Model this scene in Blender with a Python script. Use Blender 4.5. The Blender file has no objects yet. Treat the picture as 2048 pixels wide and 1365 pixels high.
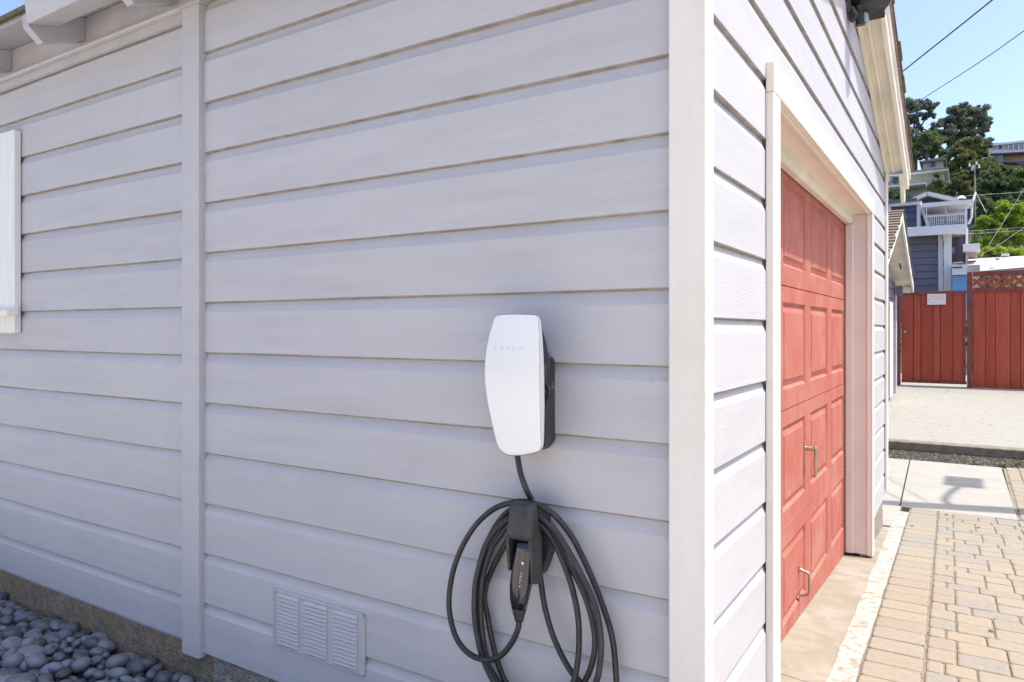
import bpy, bmesh, math, random
from mathutils import Vector, Matrix, Euler
random.seed(7)
R=math.radians
# ------------------------------------------------------------------ camera, sky, sun, exposure
S=bpy.context.scene
C=S.collection
FPX=1436.0; U0=1024.0; V0=658.0; CX,CY=0.5065,-1.60; TH=R(32.3)
CT,ST=math.cos(TH),math.sin(TH)
cam=bpy.data.cameras.new('camera'); co=bpy.data.objects.new('camera',cam); C.objects.link(co); S.camera=co
cam.sensor_width=36; cam.lens=FPX/2048*36; cam.shift_y=-(682.5-V0)/2048
cam.clip_start=.02; cam.clip_end=2000
co.location=(CX,CY,0); co.rotation_euler=(R(90),0,TH)
SUN=Vector((1,.30,2.4)).normalized()
el=math.asin(SUN.z); az=math.atan2(SUN.x,SUN.y)
w=bpy.data.worlds.new('World'); S.world=w; w.use_nodes=True
nt=w.node_tree; bg=nt.nodes['Background']; sky=nt.nodes.new('ShaderNodeTexSky')
sky.sky_type='NISHITA'; sky.sun_disc=False; sky.sun_elevation=el; sky.sun_rotation=az
sky.air_density=.5; sky.dust_density=2.2; sky.ozone_density=3.0
nt.links.new(sky.outputs[0],bg.inputs[0]); bg.inputs[1].default_value=.15
sl=bpy.data.lights.new('sun','SUN'); sl.energy=2.0; sl.angle=R(.6); sl.color=(1,.95,.88)
so=bpy.data.objects.new('sun',sl); C.objects.link(so); so.rotation_euler=SUN.to_track_quat('Z','Y').to_euler()
S.view_settings.view_transform='Standard'; S.view_settings.look='None'; S.view_settings.gamma=1
S.view_settings.use_curve_mapping=False; S.view_settings.exposure=1.64
S.render.engine='CYCLES'

# ------------------------------------------------------------------ helpers
def P(u,v,Y):
    t=(u-U0)/FPX; d=(Y-CY)/(CT+ST*t)
    return Vector((CX+d*(-ST+CT*t),Y,-(v-V0)/FPX*d))
def PS(u,v,s):
    t=(u-U0)/FPX
    return Vector((CX+s*(-ST+CT*t),CY+s*(CT+ST*t),-(v-V0)/FPX*s))
class MB:
    def __init__(s): s.v=[]; s.f=[]; s.m=[]
    def face(s,pts,m=0):
        b=len(s.v); s.v+= [tuple(p) for p in pts]; s.f.append(tuple(range(b,b+len(pts)))); s.m.append(m); return s
    def raw(s,vs,fs,m=0):
        b=len(s.v); s.v+=[tuple(p) for p in vs]
        for f in fs: s.f.append(tuple(b+i for i in f)); s.m.append(m)
        return s
    def box(s,a,b,m=0):
        x0,y0,z0=[min(a[i],b[i]) for i in range(3)]; x1,y1,z1=[max(a[i],b[i]) for i in range(3)]
        vs=[(x0,y0,z0),(x1,y0,z0),(x1,y1,z0),(x0,y1,z0),(x0,y0,z1),(x1,y0,z1),(x1,y1,z1),(x0,y1,z1)]
        return s.raw(vs,[(3,2,1,0),(4,5,6,7),(0,1,5,4),(1,2,6,5),(2,3,7,6),(3,0,4,7)],m)
    def bar(s,p,q,w,h,m=0,up=(0,0,1)):
        p=Vector(p);q=Vector(q);d=(q-p).normalized(); sd=d.cross(Vector(up))
        if sd.length<1e-5: sd=Vector((1,0,0))
        sd.normalize(); u=sd.cross(d); a=sd*w/2; b=u*h/2
        vs=[p-a-b,p+a-b,p+a+b,p-a+b,q-a-b,q+a-b,q+a+b,q-a+b]
        return s.raw(vs,[(0,1,2,3),(7,6,5,4),(1,0,4,5),(2,1,5,6),(3,2,6,7),(0,3,7,4)],m)
    def prism(s,poly,off,m=0):
        off=Vector(off); n=len(poly); a=[Vector(p) for p in poly]; b=[p+off for p in a]
        fs=[tuple(range(n))[::-1],tuple(range(n,2*n))]+[(i,(i+1)%n,n+(i+1)%n,n+i) for i in range(n)]
        return s.raw(a+b,fs,m)
    def rings(s,rs,m=0,cap=True):
        n=len(rs[0]); vs=[p for r in rs for p in r]; fs=[]
        for k in range(len(rs)-1):
            for i in range(n):
                j=(i+1)%n; fs.append((k*n+i,k*n+j,(k+1)*n+j,(k+1)*n+i))
        if cap: fs.append(tuple(range(n))[::-1]); fs.append(tuple(range((len(rs)-1)*n,len(rs)*n)))
        return s.raw(vs,fs,m)
    def tube(s,pts,r,n=10,m=0,cap=True):
        pts=[Vector(p) for p in pts]; rr=r if isinstance(r,(list,tuple)) else [r]*len(pts)
        d=(pts[1]-pts[0]).normalized(); a=d.cross(Vector((0.13,0.27,1)))
        if a.length<.1: a=d.cross(Vector((1,0,0)))
        a.normalize(); rs=[]
        for i,p in enumerate(pts):
            d=(pts[min(i+1,len(pts)-1)]-pts[max(i-1,0)])
            if d.length<1e-9: d=Vector((0,0,1))
            d.normalize(); a=(a-d*a.dot(d)).normalized(); b=d.cross(a)
            rs.append([p+(a*math.cos(2*math.pi*k/n)+b*math.sin(2*math.pi*k/n))*rr[i] for k in range(n)])
        return s.rings(rs,m,cap)
    def mesh(s,name,mats,bevel=0,smooth=False,seg=1,loc=None):
        me=bpy.data.meshes.new(name); me.from_pydata(s.v,[],s.f)
        for mt in (mats if isinstance(mats,(list,tuple)) else [mats]): me.materials.append(mt)
        for p,mi in zip(me.polygons,s.m): p.material_index=mi
        bm=bmesh.new(); bm.from_mesh(me)
        if len(s.f)<30000: bmesh.ops.recalc_face_normals(bm,faces=bm.faces)
        if bevel: bmesh.ops.bevel(bm,geom=list(bm.edges),offset=bevel,segments=seg,affect='EDGES',clamp_overlap=True)
        bm.to_mesh(me); bm.free()
        if smooth: me.polygons.foreach_set('use_smooth',[True]*len(me.polygons))
        if loc is not None: me.transform(Matrix.Translation(-Vector(loc)))
        return me
    def build(s,name,mats,parent=None,bevel=0,smooth=False,label=None,kind=None,cat=None,group=None,seg=1,loc=None):
        base=loc
        if parent is not None: base=wloc(parent)
        me=s.mesh(name,mats,bevel,smooth,seg,base)
        o=bpy.data.objects.new(name,me); C.objects.link(o)
        if parent is not None: o.parent=parent
        elif loc is not None: o.location=loc
        tag(o,label,cat,group,kind); return o
def wloc(o):
    l=Vector(o.location)
    while o.parent: o=o.parent; l+=Vector(o.location)
    return l
def tag(o,label=None,cat=None,group=None,kind=None):
    if label: o['label']=label
    if cat: o['category']=cat
    if group: o['group']=group
    if kind: o['kind']=kind
    return o
def thing(name,label,cat,loc,group=None,kind=None):
    o=bpy.data.objects.new(name,None); C.objects.link(o); o.location=loc; o.empty_display_size=.1
    return tag(o,label,cat,group,kind)
def inst(name,me,parent,loc,rot=(0,0,0),scale=(1,1,1)):
    o=bpy.data.objects.new(name,me); C.objects.link(o)
    if parent is not None: o.parent=parent; loc=Vector(loc)-wloc(parent)
    o.location=loc; o.rotation_euler=rot; o.scale=scale; return o
def catmull(pts,n=8):
    pts=[Vector(p) for p in pts]; q=[pts[0]*2-pts[1]]+pts+[pts[-1]*2-pts[-2]]; out=[]
    for i in range(1,len(q)-2):
        p0,p1,p2,p3=q[i-1:i+3]
        for k in range(n):
            t=k/n; out.append(.5*((2*p1)+(p2-p0)*t+(2*p0-5*p1+4*p2-p3)*t*t+(3*p1-p0-3*p2+p3)*t**3))
    out.append(pts[-1]); return out

# ------------------------------------------------------------------ materials
def mat(name,col,rough=.6,var=.08,scale=8,bump=.1,bscale=60,stretch=(1,1,1),col2=None,spec=.5,objrand=0,metal=0,coat=0,
        specks=0,speck_col=(.12,.09,.06),speck_scale=9,bdist=.002,patch=None,patch_scale=3,patch_lo=.5,patch_hi=.7,detail=4):
    m=bpy.data.materials.new(name); m.use_nodes=True; n=m.node_tree; N=n.nodes; L=n.links; b=N['Principled BSDF']
    tc=N.new('ShaderNodeTexCoord'); mp=N.new('ShaderNodeMapping'); mp.inputs['Scale'].default_value=stretch
    L.new(tc.outputs['Object'],mp.inputs[0])
    nz=N.new('ShaderNodeTexNoise'); nz.inputs['Scale'].default_value=scale; nz.inputs['Detail'].default_value=detail
    L.new(mp.outputs[0],nz.inputs[0])
    c2=col2 or tuple(max(0,x*(1-var*2)) for x in col); c1=col if col2 else tuple(min(1,x*(1+var)) for x in col)
    mx=N.new('ShaderNodeMix'); mx.data_type='RGBA'; mx.inputs[6].default_value=(*c1,1); mx.inputs[7].default_value=(*c2,1)
    mr=N.new('ShaderNodeMapRange'); mr.inputs[1].default_value=.3; mr.inputs[2].default_value=.7
    L.new(nz.outputs[0],mr.inputs[0]); L.new(mr.outputs[0],mx.inputs[0]); out=mx.outputs[2]
    if patch:
        pn=N.new('ShaderNodeTexNoise'); pn.inputs['Scale'].default_value=patch_scale; pn.inputs['Detail'].default_value=6; pn.inputs['Roughness'].default_value=.65
        L.new(tc.outputs['Object'],pn.inputs[0]); pr=N.new('ShaderNodeMapRange'); pr.inputs[1].default_value=patch_lo; pr.inputs[2].default_value=patch_hi
        L.new(pn.outputs[0],pr.inputs[0]); pm=N.new('ShaderNodeMix'); pm.data_type='RGBA'; pm.inputs[7].default_value=(*patch,1)
        L.new(pr.outputs[0],pm.inputs[0]); L.new(out,pm.inputs[6]); out=pm.outputs[2]
    if objrand:
        oi=N.new('ShaderNodeObjectInfo'); hs=N.new('ShaderNodeHueSaturation'); r2=N.new('ShaderNodeMapRange')
        r2.inputs[3].default_value=1-objrand; r2.inputs[4].default_value=1+objrand
        L.new(oi.outputs['Random'],r2.inputs[0]); L.new(r2.outputs[0],hs.inputs['Value']); L.new(out,hs.inputs['Color'])
        out=hs.outputs[0]
    if specks:
        vo=N.new('ShaderNodeTexVoronoi'); vo.inputs['Scale'].default_value=speck_scale
        L.new(tc.outputs['Object'],vo.inputs['Vector'])
        lt=N.new('ShaderNodeMath'); lt.operation='LESS_THAN'; lt.inputs[1].default_value=specks; L.new(vo.outputs['Distance'],lt.inputs[0])
        wn=N.new('ShaderNodeSeparateColor'); L.new(vo.outputs['Color'],wn.inputs[0]); g=N.new('ShaderNodeMath'); g.operation='GREATER_THAN'; g.inputs[1].default_value=.5; L.new(wn.outputs[0],g.inputs[0])
        mu=N.new('ShaderNodeMath'); mu.operation='MULTIPLY'; L.new(lt.outputs[0],mu.inputs[0]); L.new(g.outputs[0],mu.inputs[1])
        sm=N.new('ShaderNodeMix'); sm.data_type='RGBA'; sm.inputs[7].default_value=(*speck_col,1); L.new(mu.outputs[0],sm.inputs[0]); L.new(out,sm.inputs[6]); out=sm.outputs[2]
    L.new(out,b.inputs['Base Color']); b.inputs['Roughness'].default_value=rough; b.inputs['Metallic'].default_value=metal
    b.inputs['Specular IOR Level'].default_value=spec; b.inputs['Coat Weight'].default_value=coat; b.inputs['Coat Roughness'].default_value=.04
    if bump:
        bn=N.new('ShaderNodeTexNoise'); bn.inputs['Scale'].default_value=bscale; bn.inputs['Detail'].default_value=5; L.new(mp.outputs[0],bn.inputs[0])
        bu=N.new('ShaderNodeBump'); bu.inputs['Strength'].default_value=bump; bu.inputs['Distance'].default_value=bdist
        L.new(bn.outputs[0],bu.inputs['Height']); L.new(bu.outputs[0],b.inputs['Normal'])
    return m
PAINT=(.510,.493,.492)
M={}
M['siding']=mat('siding_paint',PAINT,.5,.03,2,.6,30,(1.2,1.2,13),specks=.020,speck_scale=11,speck_col=(.33,.30,.27),bdist=.0018,patch=tuple(c*1.03 for c in PAINT),patch_scale=2.5,patch_lo=.45,patch_hi=.65,spec=.35,objrand=.022)
M['dust']=mat('dusty_paint_edge',(.28,.245,.205),.9,.12,16,.5,60,col2=(.40,.37,.35),spec=.2)  # dust tone, darkened further to draw crisp dark lines under the laps
M['white']=mat('white_trim_paint',(.80,.745,.645),.5,.02,4,.6,40,(6,6,1),spec=.35,specks=.022,speck_scale=12,speck_col=(.35,.30,.24),patch=(.74,.68,.57),patch_scale=3,patch_lo=.5,patch_hi=.75)
M['cream']=mat('cream_soffit_paint',(.80,.745,.63),.6,.06,5,.3,30,spec=.3,specks=.02,speck_scale=14)
M['winwhite']=mat('window_trim_white',(.82,.80,.73),.5,.03,6,.4,40,(5,5,1),specks=.02,speck_scale=9)
M['eave']=mat('eave_paint',(.46,.44,.46),.6,.05,6,.6,40,specks=.03,speck_scale=20,speck_col=(.6,.58,.5))
M['rough_end']=mat('rough_cut_end',(.55,.53,.5),.8,.15,60,1,150)
M['found']=mat('mossy_concrete',(.34,.25,.165),.95,.3,45,1,110,col2=(.18,.13,.085),bdist=.010,patch=(.18,.18,.08),patch_scale=8,patch_lo=.52,patch_hi=.70,specks=.22,speck_scale=110,speck_col=(.045,.035,.025))
M['found2']=mat('pale_rough_concrete',(.40,.35,.28),.95,.25,40,1,110,col2=(.22,.18,.13),bdist=.010,specks=.25,speck_scale=90,speck_col=(.06,.05,.04))
M['door']=mat('faded_red_paint',(.45,.130,.092),.65,.08,9,.6,90,(1,6,1),patch=(.47,.19,.135),patch_scale=3.6,patch_lo=.44,patch_hi=.66,bdist=.0018,spec=.25,specks=.03,speck_scale=30,speck_col=(.36,.12,.09))
M['doorgap']=mat('dark_joint',(.05,.03,.03),.9,0,8,0)
M['jamb']=mat('jamb_paint',(.80,.72,.64),.55,.03,5,.3,40,spec=.3,specks=.02,speck_scale=14)
M['chrome']=mat('weathered_chrome',(.48,.41,.32),.42,.12,40,.2,80,metal=.9)
M['gloss']=mat('white_glass_face',(.80,.79,.74),.28,0,8,0,spec=.5,coat=.35)
M['glossrim']=mat('white_rim',(.74,.73,.68),.4,0,8,0)
M['letter']=mat('grey_print',(.60,.61,.60),.4,0,8,0)
M['blackp']=mat('dark_plastic',(.035,.036,.042),.5,.25,30,.2,200,patch=(.10,.09,.085),patch_scale=30,patch_lo=.62,patch_hi=.8)
M['rubber']=mat('black_rubber_cable',(.028,.027,.029),.42,.3,25,.25,300,patch=(.12,.11,.095),patch_scale=60,patch_lo=.70,patch_hi=.85)
M['greyp']=mat('charcoal_holder',(.052,.050,.049),.55,.2,20,.3,300)
M['blackgl']=mat('glossy_black',(.010,.010,.014),.16,0,8,0,coat=.5)
M['hole']=mat('black_void',(.004,.004,.004),.9,0,8,0)
M['whiteprint']=mat('white_print',(.7,.7,.7),.5,0,8,0)
M['pebble']=mat('river_pebble',(.112,.128,.155),.5,.3,9,.35,60,objrand=.55,patch=(.27,.255,.22),patch_scale=10,patch_lo=.5,patch_hi=.8,bdist=.003,specks=.1,speck_scale=160,speck_col=(.16,.16,.16))
M['soil']=mat('dark_soil',(.05,.04,.03),.95,.4,40,1,90,bdist=.01)
M['apron']=mat('tan_concrete',(.262,.230,.172),.9,.10,5,.8,260,col2=(.225,.195,.14),patch=(.33,.30,.24),patch_scale=4,patch_lo=.48,patch_hi=.66,bdist=.002,specks=.05,speck_scale=120,speck_col=(.25,.2,.15))
M['strip']=mat('chalky_white_strip',(.385,.375,.325),.9,.10,30,1,120,patch=(.25,.22,.165),patch_scale=24,patch_lo=.52,patch_hi=.62,bdist=.004)
M['sand']=mat('joint_sand',(.25,.205,.14),.95,.2,150,1,300,col2=(.19,.155,.11),bdist=.003)
M['slab']=mat('pale_slab_concrete',(.315,.300,.255),.85,.05,3,.5,200,bdist=.001,specks=.03,speck_scale=60,speck_col=(.4,.38,.33))
M['drive']=mat('stamped_concrete',(.285,.275,.235),.85,.08,3,1,7,(1,2.2,1),col2=(.28,.27,.23),patch=(.15,.14,.12),patch_scale=11,patch_lo=.60,patch_hi=.66,bdist=.03,specks=.08,speck_scale=11,speck_col=(.2,.19,.16))
M['kerb']=mat('aged_kerb',(.24,.20,.15),.9,.25,12,.8,80,col2=(.14,.12,.085))
M['rubble']=mat('gutter_rubble',(.36,.33,.27),.95,.5,60,1,120,col2=(.06,.05,.04),bdist=.01)
M['yard']=mat('bounce_yard_concrete',(.60,.55,.47),.9,.05,2,.5,80)  # unseen ground, made paler and warmer to bounce light onto the side wall
M['redwood']=mat('red_stained_wood',(.43,.085,.044),.6,.3,3,.5,40,(8,8,1),objrand=.16,col2=(.36,.062,.032),spec=.3)
M['redframe']=mat('dark_red_frame',(.24,.05,.036),.65,.25,6,.5,40,(6,6,1))
M['sign']=mat('sign_white',(.75,.72,.66),.5,.03,8,0)
M['signink']=mat('faded_red_ink',(.60,.42,.38),.6,0,8,0)
M['bluesid']=mat('blue_siding',(.075,.085,.155),.6,.06,4,.2,40,objrand=.05)
M['mauvesid']=mat('mauve_grey_siding',(.17,.155,.205),.6,.06,4,.2,40,objrand=.05)
M['navy']=mat('navy_wall',(.035,.042,.105),.6,.08,4,0)
M['farwhite']=mat('far_white_paint',(.74,.74,.72),.6,.03,3,0)
M['glass']=mat('window_glass',(.06,.07,.09),.08,.1,1,0)
M['curtain']=mat('pale_curtain_glass',(.32,.36,.40),.15,.15,1.5,0)
M['shingle']=mat('brown_shingle',(.20,.155,.10),.95,.3,40,1,120,col2=(.12,.095,.06),bdist=.006,objrand=.15)
M['moss']=mat('mossy_shingle_edge',(.18,.15,.085),.95,.35,50,1,120,col2=(.08,.09,.05),bdist=.006)
M['mauveu']=mat('underlay_mauve',(.36,.26,.25),.9,.2,60,.6,120)
M['paleroof']=mat('pale_roof_membrane',(.42,.38,.37),.9,.08,3,.5,60)
M['sky_blue']=mat('light_blue_door',(.16,.36,.58),.6,.04,3,0)
M['beige']=mat('beige_stucco',(.50,.46,.38),.9,.06,1,0)
M['peach']=mat('peach_stucco',(.78,.50,.36),.9,.08,1,0)
M['tanroof']=mat('tan_tile_roof',(.26,.21,.17),.9,.2,2,0)
M['polewood']=mat('pole_wood',(.16,.125,.10),.9,.2,10,.5,60,(6,6,1))
M['cable']=mat('overhead_cable',(.10,.11,.14),.6,0,8,0)
M['cablep']=mat('pale_wire',(.30,.29,.27),.6,0,8,0)
M['galv']=mat('galvanised_metal',(.45,.45,.45),.4,.1,10,0,metal=.6)
M['bark']=mat('bark',(.13,.11,.095),.9,.3,4,.5,20)
M['hill']=mat('hillside_ground',(.05,.055,.028),.95,.4,.4,0,col2=(.03,.04,.018))
def leafmat(name,a,b,dark):
    m=mat(name,a,.7,0,.35,0,col2=b,patch=dark,patch_scale=.8,patch_lo=.5,patch_hi=.7,spec=.2)
    n=m.node_tree; bs=n.nodes['Principled BSDF']; tr=n.nodes.new('ShaderNodeBsdfTranslucent'); ms=n.nodes.new('ShaderNodeMixShader'); ms.inputs[0].default_value=.3
    src=bs.inputs['Base Color'].links[0].from_socket; n.links.new(src,tr.inputs[0])
    o=n.nodes['Material Output']; n.links.new(bs.outputs[0],ms.inputs[1]); n.links.new(tr.outputs[0],ms.inputs[2]); n.links.new(ms.outputs[0],o.inputs[0]); return m
M['lpine']=leafmat('hazy_pine_needles',(.17,.205,.15),(.21,.24,.15),(.13,.16,.13))  # foliage lightened, distance haze is put into the colour
M['lolive']=leafmat('olive_foliage',(.20,.20,.065),(.13,.155,.055),(.09,.115,.05))
M['ldark']=leafmat('dark_foliage',(.11,.16,.07),(.17,.22,.09),(.085,.12,.06))
M['lmid']=leafmat('mid_foliage',(.13,.19,.055),(.20,.24,.08),(.09,.135,.05))
M['llime']=leafmat('lime_foliage',(.44,.52,.05),(.26,.38,.045),(.14,.23,.04))

# paver material: three stone tones picked per object
pm=mat('paver_stone',(.262,.234,.180),.85,.06,30,.9,140,bdist=.0018,specks=.12,speck_scale=170,speck_col=(.26,.22,.18))
n=pm.node_tree; bs=n.nodes['Principled BSDF']; src=bs.inputs['Base Color'].links[0].from_socket
oi=n.nodes.new('ShaderNodeObjectInfo'); rp=n.nodes.new('ShaderNodeValToRGB'); rp.color_ramp.interpolation='CONSTANT'
els=rp.color_ramp.elements; els[0].color=(1,.98,.95,1); els[1].position=.30; els[1].color=(1.0,.96,.91,1)
for p_,c_ in ((.55,(1.05,1.0,.93,1)),(.72,(.90,.93,.97,1)),(.86,(.96,.93,.91,1))):
    e=els.new(p_); e.color=c_
ml=n.nodes.new('ShaderNodeMix'); ml.data_type='RGBA'; ml.blend_type='MULTIPLY'; ml.inputs[0].default_value=1
n.links.new(oi.outputs['Random'],rp.inputs[0]); n.links.new(src,ml.inputs[6]); n.links.new(rp.outputs[0],ml.inputs[7]); n.links.new(ml.outputs[2],bs.inputs['Base Color'])
M['paver']=pm

# ------------------------------------------------------------------ ground
def G(y): return -1.19-.0665*y if y<5.55 else -1.559
SL=-.0665
def skew(x,y): return x-.017*(y-1.9)
def hill(x,y):
    d=math.hypot(x-CX,y-CY); t=min(1,max(0,(d-34)/96)); h=-1.9+ (t*t*(3-2*t))*23.0
    return h+ (math.sin(x*.13)*math.cos(y*.09))*1.0*min(1,t*3)
mb=MB(); xs=[-500,-300,-180]+[-120+i*6 for i in range(41)]+[180,300,500]; ys=[-500,-300,-150,-80,-40,-20,0]+[6*i for i in range(1,36)]+[250,330,500]
vs=[(x,y,hill(x,y)) for y in ys for x in xs]; nx=len(xs)
mb.raw(vs,[(j*nx+i,j*nx+i+1,(j+1)*nx+i+1,(j+1)*nx+i) for j in range(len(ys)-1) for i in range(nx-1)])
mb.build('ground',M['hill'],kind='structure',smooth=True)
def sheet(name,pts,m,kind='structure'):
    return MB().face(pts).build(name,m,kind=kind)
# driveway around the camera and side yard
mb=MB(); mb.face([(3.35,-7,G(-7)-.05),(9,-7,G(-7)-.05),(9,5.55,G(5.5)-.012),(3.35,5.55,G(5.5)-.012)])
mb.face([(9,5.55,G(5.6)-.012),(3.35,5.55,G(5.6)-.012),(3.35,8.2,G(5.6)-.012),(9,8.2,G(5.6)-.012)])
mb.face([(-.62,-7,G(-7)-.1),(3.35,-7,G(-7)-.1),(3.35,-.6,G(-.6)-.012),(-.62,-.6,G(-.6)-.012)])
mb.build('driveway',M['yard'],kind='structure')
sheet('side_yard',[(-40,-45,-1.335),(-.62,-45,-1.335),(-.62,-1.15,-1.335),(-40,-1.15,-1.335)],M['yard'])  # unseen, stretched far out for more bounce light on the side wall
# concrete apron in front of the garage door
mb=MB(); y0,ym,y1=-.6,5.2,5.50
mb.prism([(-.20,y0,G(y0)),(skew(.075,y0),y0,G(y0)),(skew(.075,4.46),4.46,G(4.46)),(-.20,4.46,G(4.46))][::-1],(0,0,-.10))
mb.build('door_apron',M['apron'],kind='structure')
mb=MB()
N=46; a=[];b=[]
for i in range(N+1):
    y=-.6+i*(5.85)/N; l=.072 if y<4.4 else .072+(y-4.4)*.012
    a.append((skew(l+random.uniform(-.004,.004),y),y,G(y)+.004)); b.append((skew(.160+random.uniform(-.003,.003),y),y,G(y)+.005))
for i in range(N): mb.face([a[i],b[i],b[i+1],a[i+1]])
mb.build('cement_strip',M['strip'],kind='structure')
mb=MB().prism([(-1.2,4.48,G(4.48)+.006),(skew(.066,4.48),4.48,G(4.48)+.006),(skew(.090,5.0),5.0,G(5.0)+.006),(skew(.092,5.535),5.535,G(5.535)+.006),(-1.2,5.535,G(5.535)+.006)],(0,0,-.1))
mb.build('corner_slab',M['slab'],kind='structure')
mb=MB(); rg=random.Random(9); p=Vector((-.13,1.16)); x=-.135; y=1.165
while x<.06:
    nx_=x+.012; ny=y-.0016+rg.uniform(-.004,.004); mb.face([(x,y-.0012,G(y)+.0025),(nx_,ny-.0012,G(ny)+.0025),(nx_,ny+.0012,G(ny)+.0025),(x,y+.0012,G(y)+.0025)]); x,y=nx_,ny
mb.build('apron_crack',M['soil'],kind='structure')
mb=MB()
for i in range(420):
    y=rg.uniform(.8,5.4); x=skew(rg.choice([.158,.365,.365,.472,.62,.80]),y)+rg.gauss(0,.006); r_=rg.uniform(.0015,.0045); c=Vector((x,y,G(y)-.001))
    mb.raw([c+Vector((r_,0,0)),c+Vector((0,r_,0)),c-Vector((r_,0,0)),c-Vector((0,r_,0)),c+Vector((0,0,r_))],[(0,1,4),(1,2,4),(2,3,4),(3,0,4)])
mb.build('joint_grit',M['rubble'],kind='stuff')
mb=MB()
for (cx,cy) in ((.60,2.2),(.59,4.9),(.16,4.6),(.37,5.35),(.055,5.3),(.885,5.9),(.02,5.52),(.88,7.2)):
    for j in range(14):
        a=rg.uniform(0,6.28); q=rg.uniform(0,.014); c=Vector((cx+q*math.cos(a),cy+q*math.sin(a),G(cy)+rg.uniform(0,.010))); d=Vector((rg.uniform(-1,1),rg.uniform(-1,1),rg.uniform(.1,1))).normalized()*.007; e=d.orthogonal().normalized()*.0025
        mb.face([c-d,c+e,c+d,c-e])
mb.build('joint_weeds',M['lmid'],kind='stuff')
# flat sidewalk slabs
walk=thing('sidewalk','pale grey concrete sidewalk of square slabs','sidewalk',(0,6.8,-1.56),kind='structure'); del walk['category']; del walk['label']
for (x0,x1) in ((-2.3,-1.13),(-1.12,.010),(.022,.865)):
    for (ya,yb) in ((5.55,6.86),(6.866,8.15)):
        sx=-.028
        q=[(x0+sx*(ya-5.5),ya,G(9)),(x1+sx*(ya-5.5)*(.3 if x1>.5 else 1),ya,G(9)),(x1+sx*(yb-5.5)*(.3 if x1>.5 else 1),yb,G(9)),(x0+sx*(yb-5.5),yb,G(9))]
        MB().prism(q[::-1],(0,0,-.08)).build('slab',M['slab'],walk,bevel=.003)
sheet('soil_joint',[(-3,5.5,-1.59),(3.4,5.5,-1.59),(3.4,8.7,-1.59),(-3,8.7,-1.59)],M['soil'])
# gutter rubble between slabs and kerb
mb=MB()
for i in range(1500):
    x=random.uniform(-.9,3.0); y=random.uniform(8.17,8.50); k=(y-8.17)/.33
    r=random.uniform(.004,.017)*(1 if k<.5 else 1.3); z=-1.585+k*.075; c=Vector((x,y,z))
    pts=[c+Vector((r*random.uniform(.6,1.3),0,0)),c+Vector((0,r*random.uniform(.6,1.3),0)),c-Vector((r*random.uniform(.6,1.3),0,0)),c-Vector((0,r,0)),c+Vector((0,0,r*random.uniform(.6,1.2)))]
    mb.raw(pts,[(0,1,4),(1,2,4),(2,3,4),(3,0,4)])
mb.build('gutter_gravel',M['rubble'],kind='stuff')
sheet('gutter_soil',[(-3,8.15,-1.588),(3.4,8.15,-1.588),(3.4,8.50,-1.50),(-3,8.50,-1.50)],M['soil'])
mb=MB()
for k in range(7):
    cx=random.choice([1.0,.95,.86,1.1,.3,1.3,.6]); cy=random.uniform(8.22,8.4)
    for j in range(16):
        a=random.uniform(0,6.28); r=random.uniform(.01,.05); h=random.uniform(.0,.05); c=Vector((cx+r*math.cos(a),cy+r*math.sin(a)*.6,-1.56+h))
        d=Vector((random.uniform(-1,1),random.uniform(-1,1),random.uniform(.1,1))).normalized()*.02; e=d.cross(Vector((0,0,1))).normalized()*.008
        mb.face([c-d,c+e,c+d,c-e])
mb.build('gutter_weeds',M['lmid'],kind='stuff')
# kerb and upper drive
mb=MB(); n=40
for i in range(n):
    x0=-3+i*.25; x1=x0+.25; 
    mb.prism([(x0,8.50,-1.49),(x0,8.50,-1.405),(x0,8.512,-1.395),(x0,8.66,-1.39),(x0,8.66,-1.60),(x0,8.53,-1.60)],(.25,0,0))
mb.build('kerb',M['kerb'],kind='structure')
def UD(y): return -1.391+ (y-8.65)/(14.4-8.65)*.29
mb=MB(); N=24
for i in range(N):
    ya=8.62+i*.33; yb=ya+.33; mb.face([(-5,ya,UD(ya)),(7,ya,UD(ya)),(7,yb,UD(yb)),(-5,yb,UD(yb))])
mb.build('upper_drive',M['drive'],kind='structure')
# --- pavers
drive=thing('paver_driveway',None,None,(.8,2.5,G(2.5)),kind='structure')
sheet('sand_bed',[(skew(.155,-.6),-.6,G(-.6)-.009),(3.6,-.6,G(-.6)-.009),(3.6,5.545,G(5.54)-.009),(skew(.155,5.54),5.545,G(5.54)-.009)],M['sand'])
sheet('sand_bed',[(.86,5.6,-1.57),(3.4,5.6,-1.57),(3.4,8.18,-1.57),(.86,8.18,-1.57)],M['sand'])
def paver_mesh(w,d,seed):
    rr=random.Random(seed); c=.010; h=.05; j=lambda: rr.uniform(-.0015,.0015)
    def outl(i,z): 
        x=w/2-i; y=d/2-i; k=c
        return [(-x+k,-y,z),(x-k,-y,z),(x,-y+k,z),(x,y-k,z),(x-k,y,z),(-x+k,y,z),(-x,y-k,z),(-x,-y+k,z)]
    base=outl(0,-h); mid=outl(0,-.007); t1=outl(.003,-.002); t2=outl(.009,0)
    jj=[(j(),j()) for _ in range(8)]
    R_=[[(p[0]+q[0],p[1]+q[1],p[2]) for p,q in zip(r,jj)] for r in (base,mid,t1,t2)]
    m_=MB().rings(R_); return m_.mesh('paver',M['paver'])
pc={}; plist=[]
def add_paver(cx,cy,w,d,z=None,rotx=SL):
    key=(round(w,3),round(d,3),random.randrange(3)); 
    if key not in pc: pc[key]=paver_mesh(w,d,hash(key)%1000)
    plist.append((cx,cy,G(cy) if z is None else z,key,rotx))
g=.0055
y=-.55
while y<5.5:
    d=.158
    x=.262; add_paver(skew(x,y+d/2),y+d/2,.203-g,d-g); y+=d
y=-.55; row=0
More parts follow.
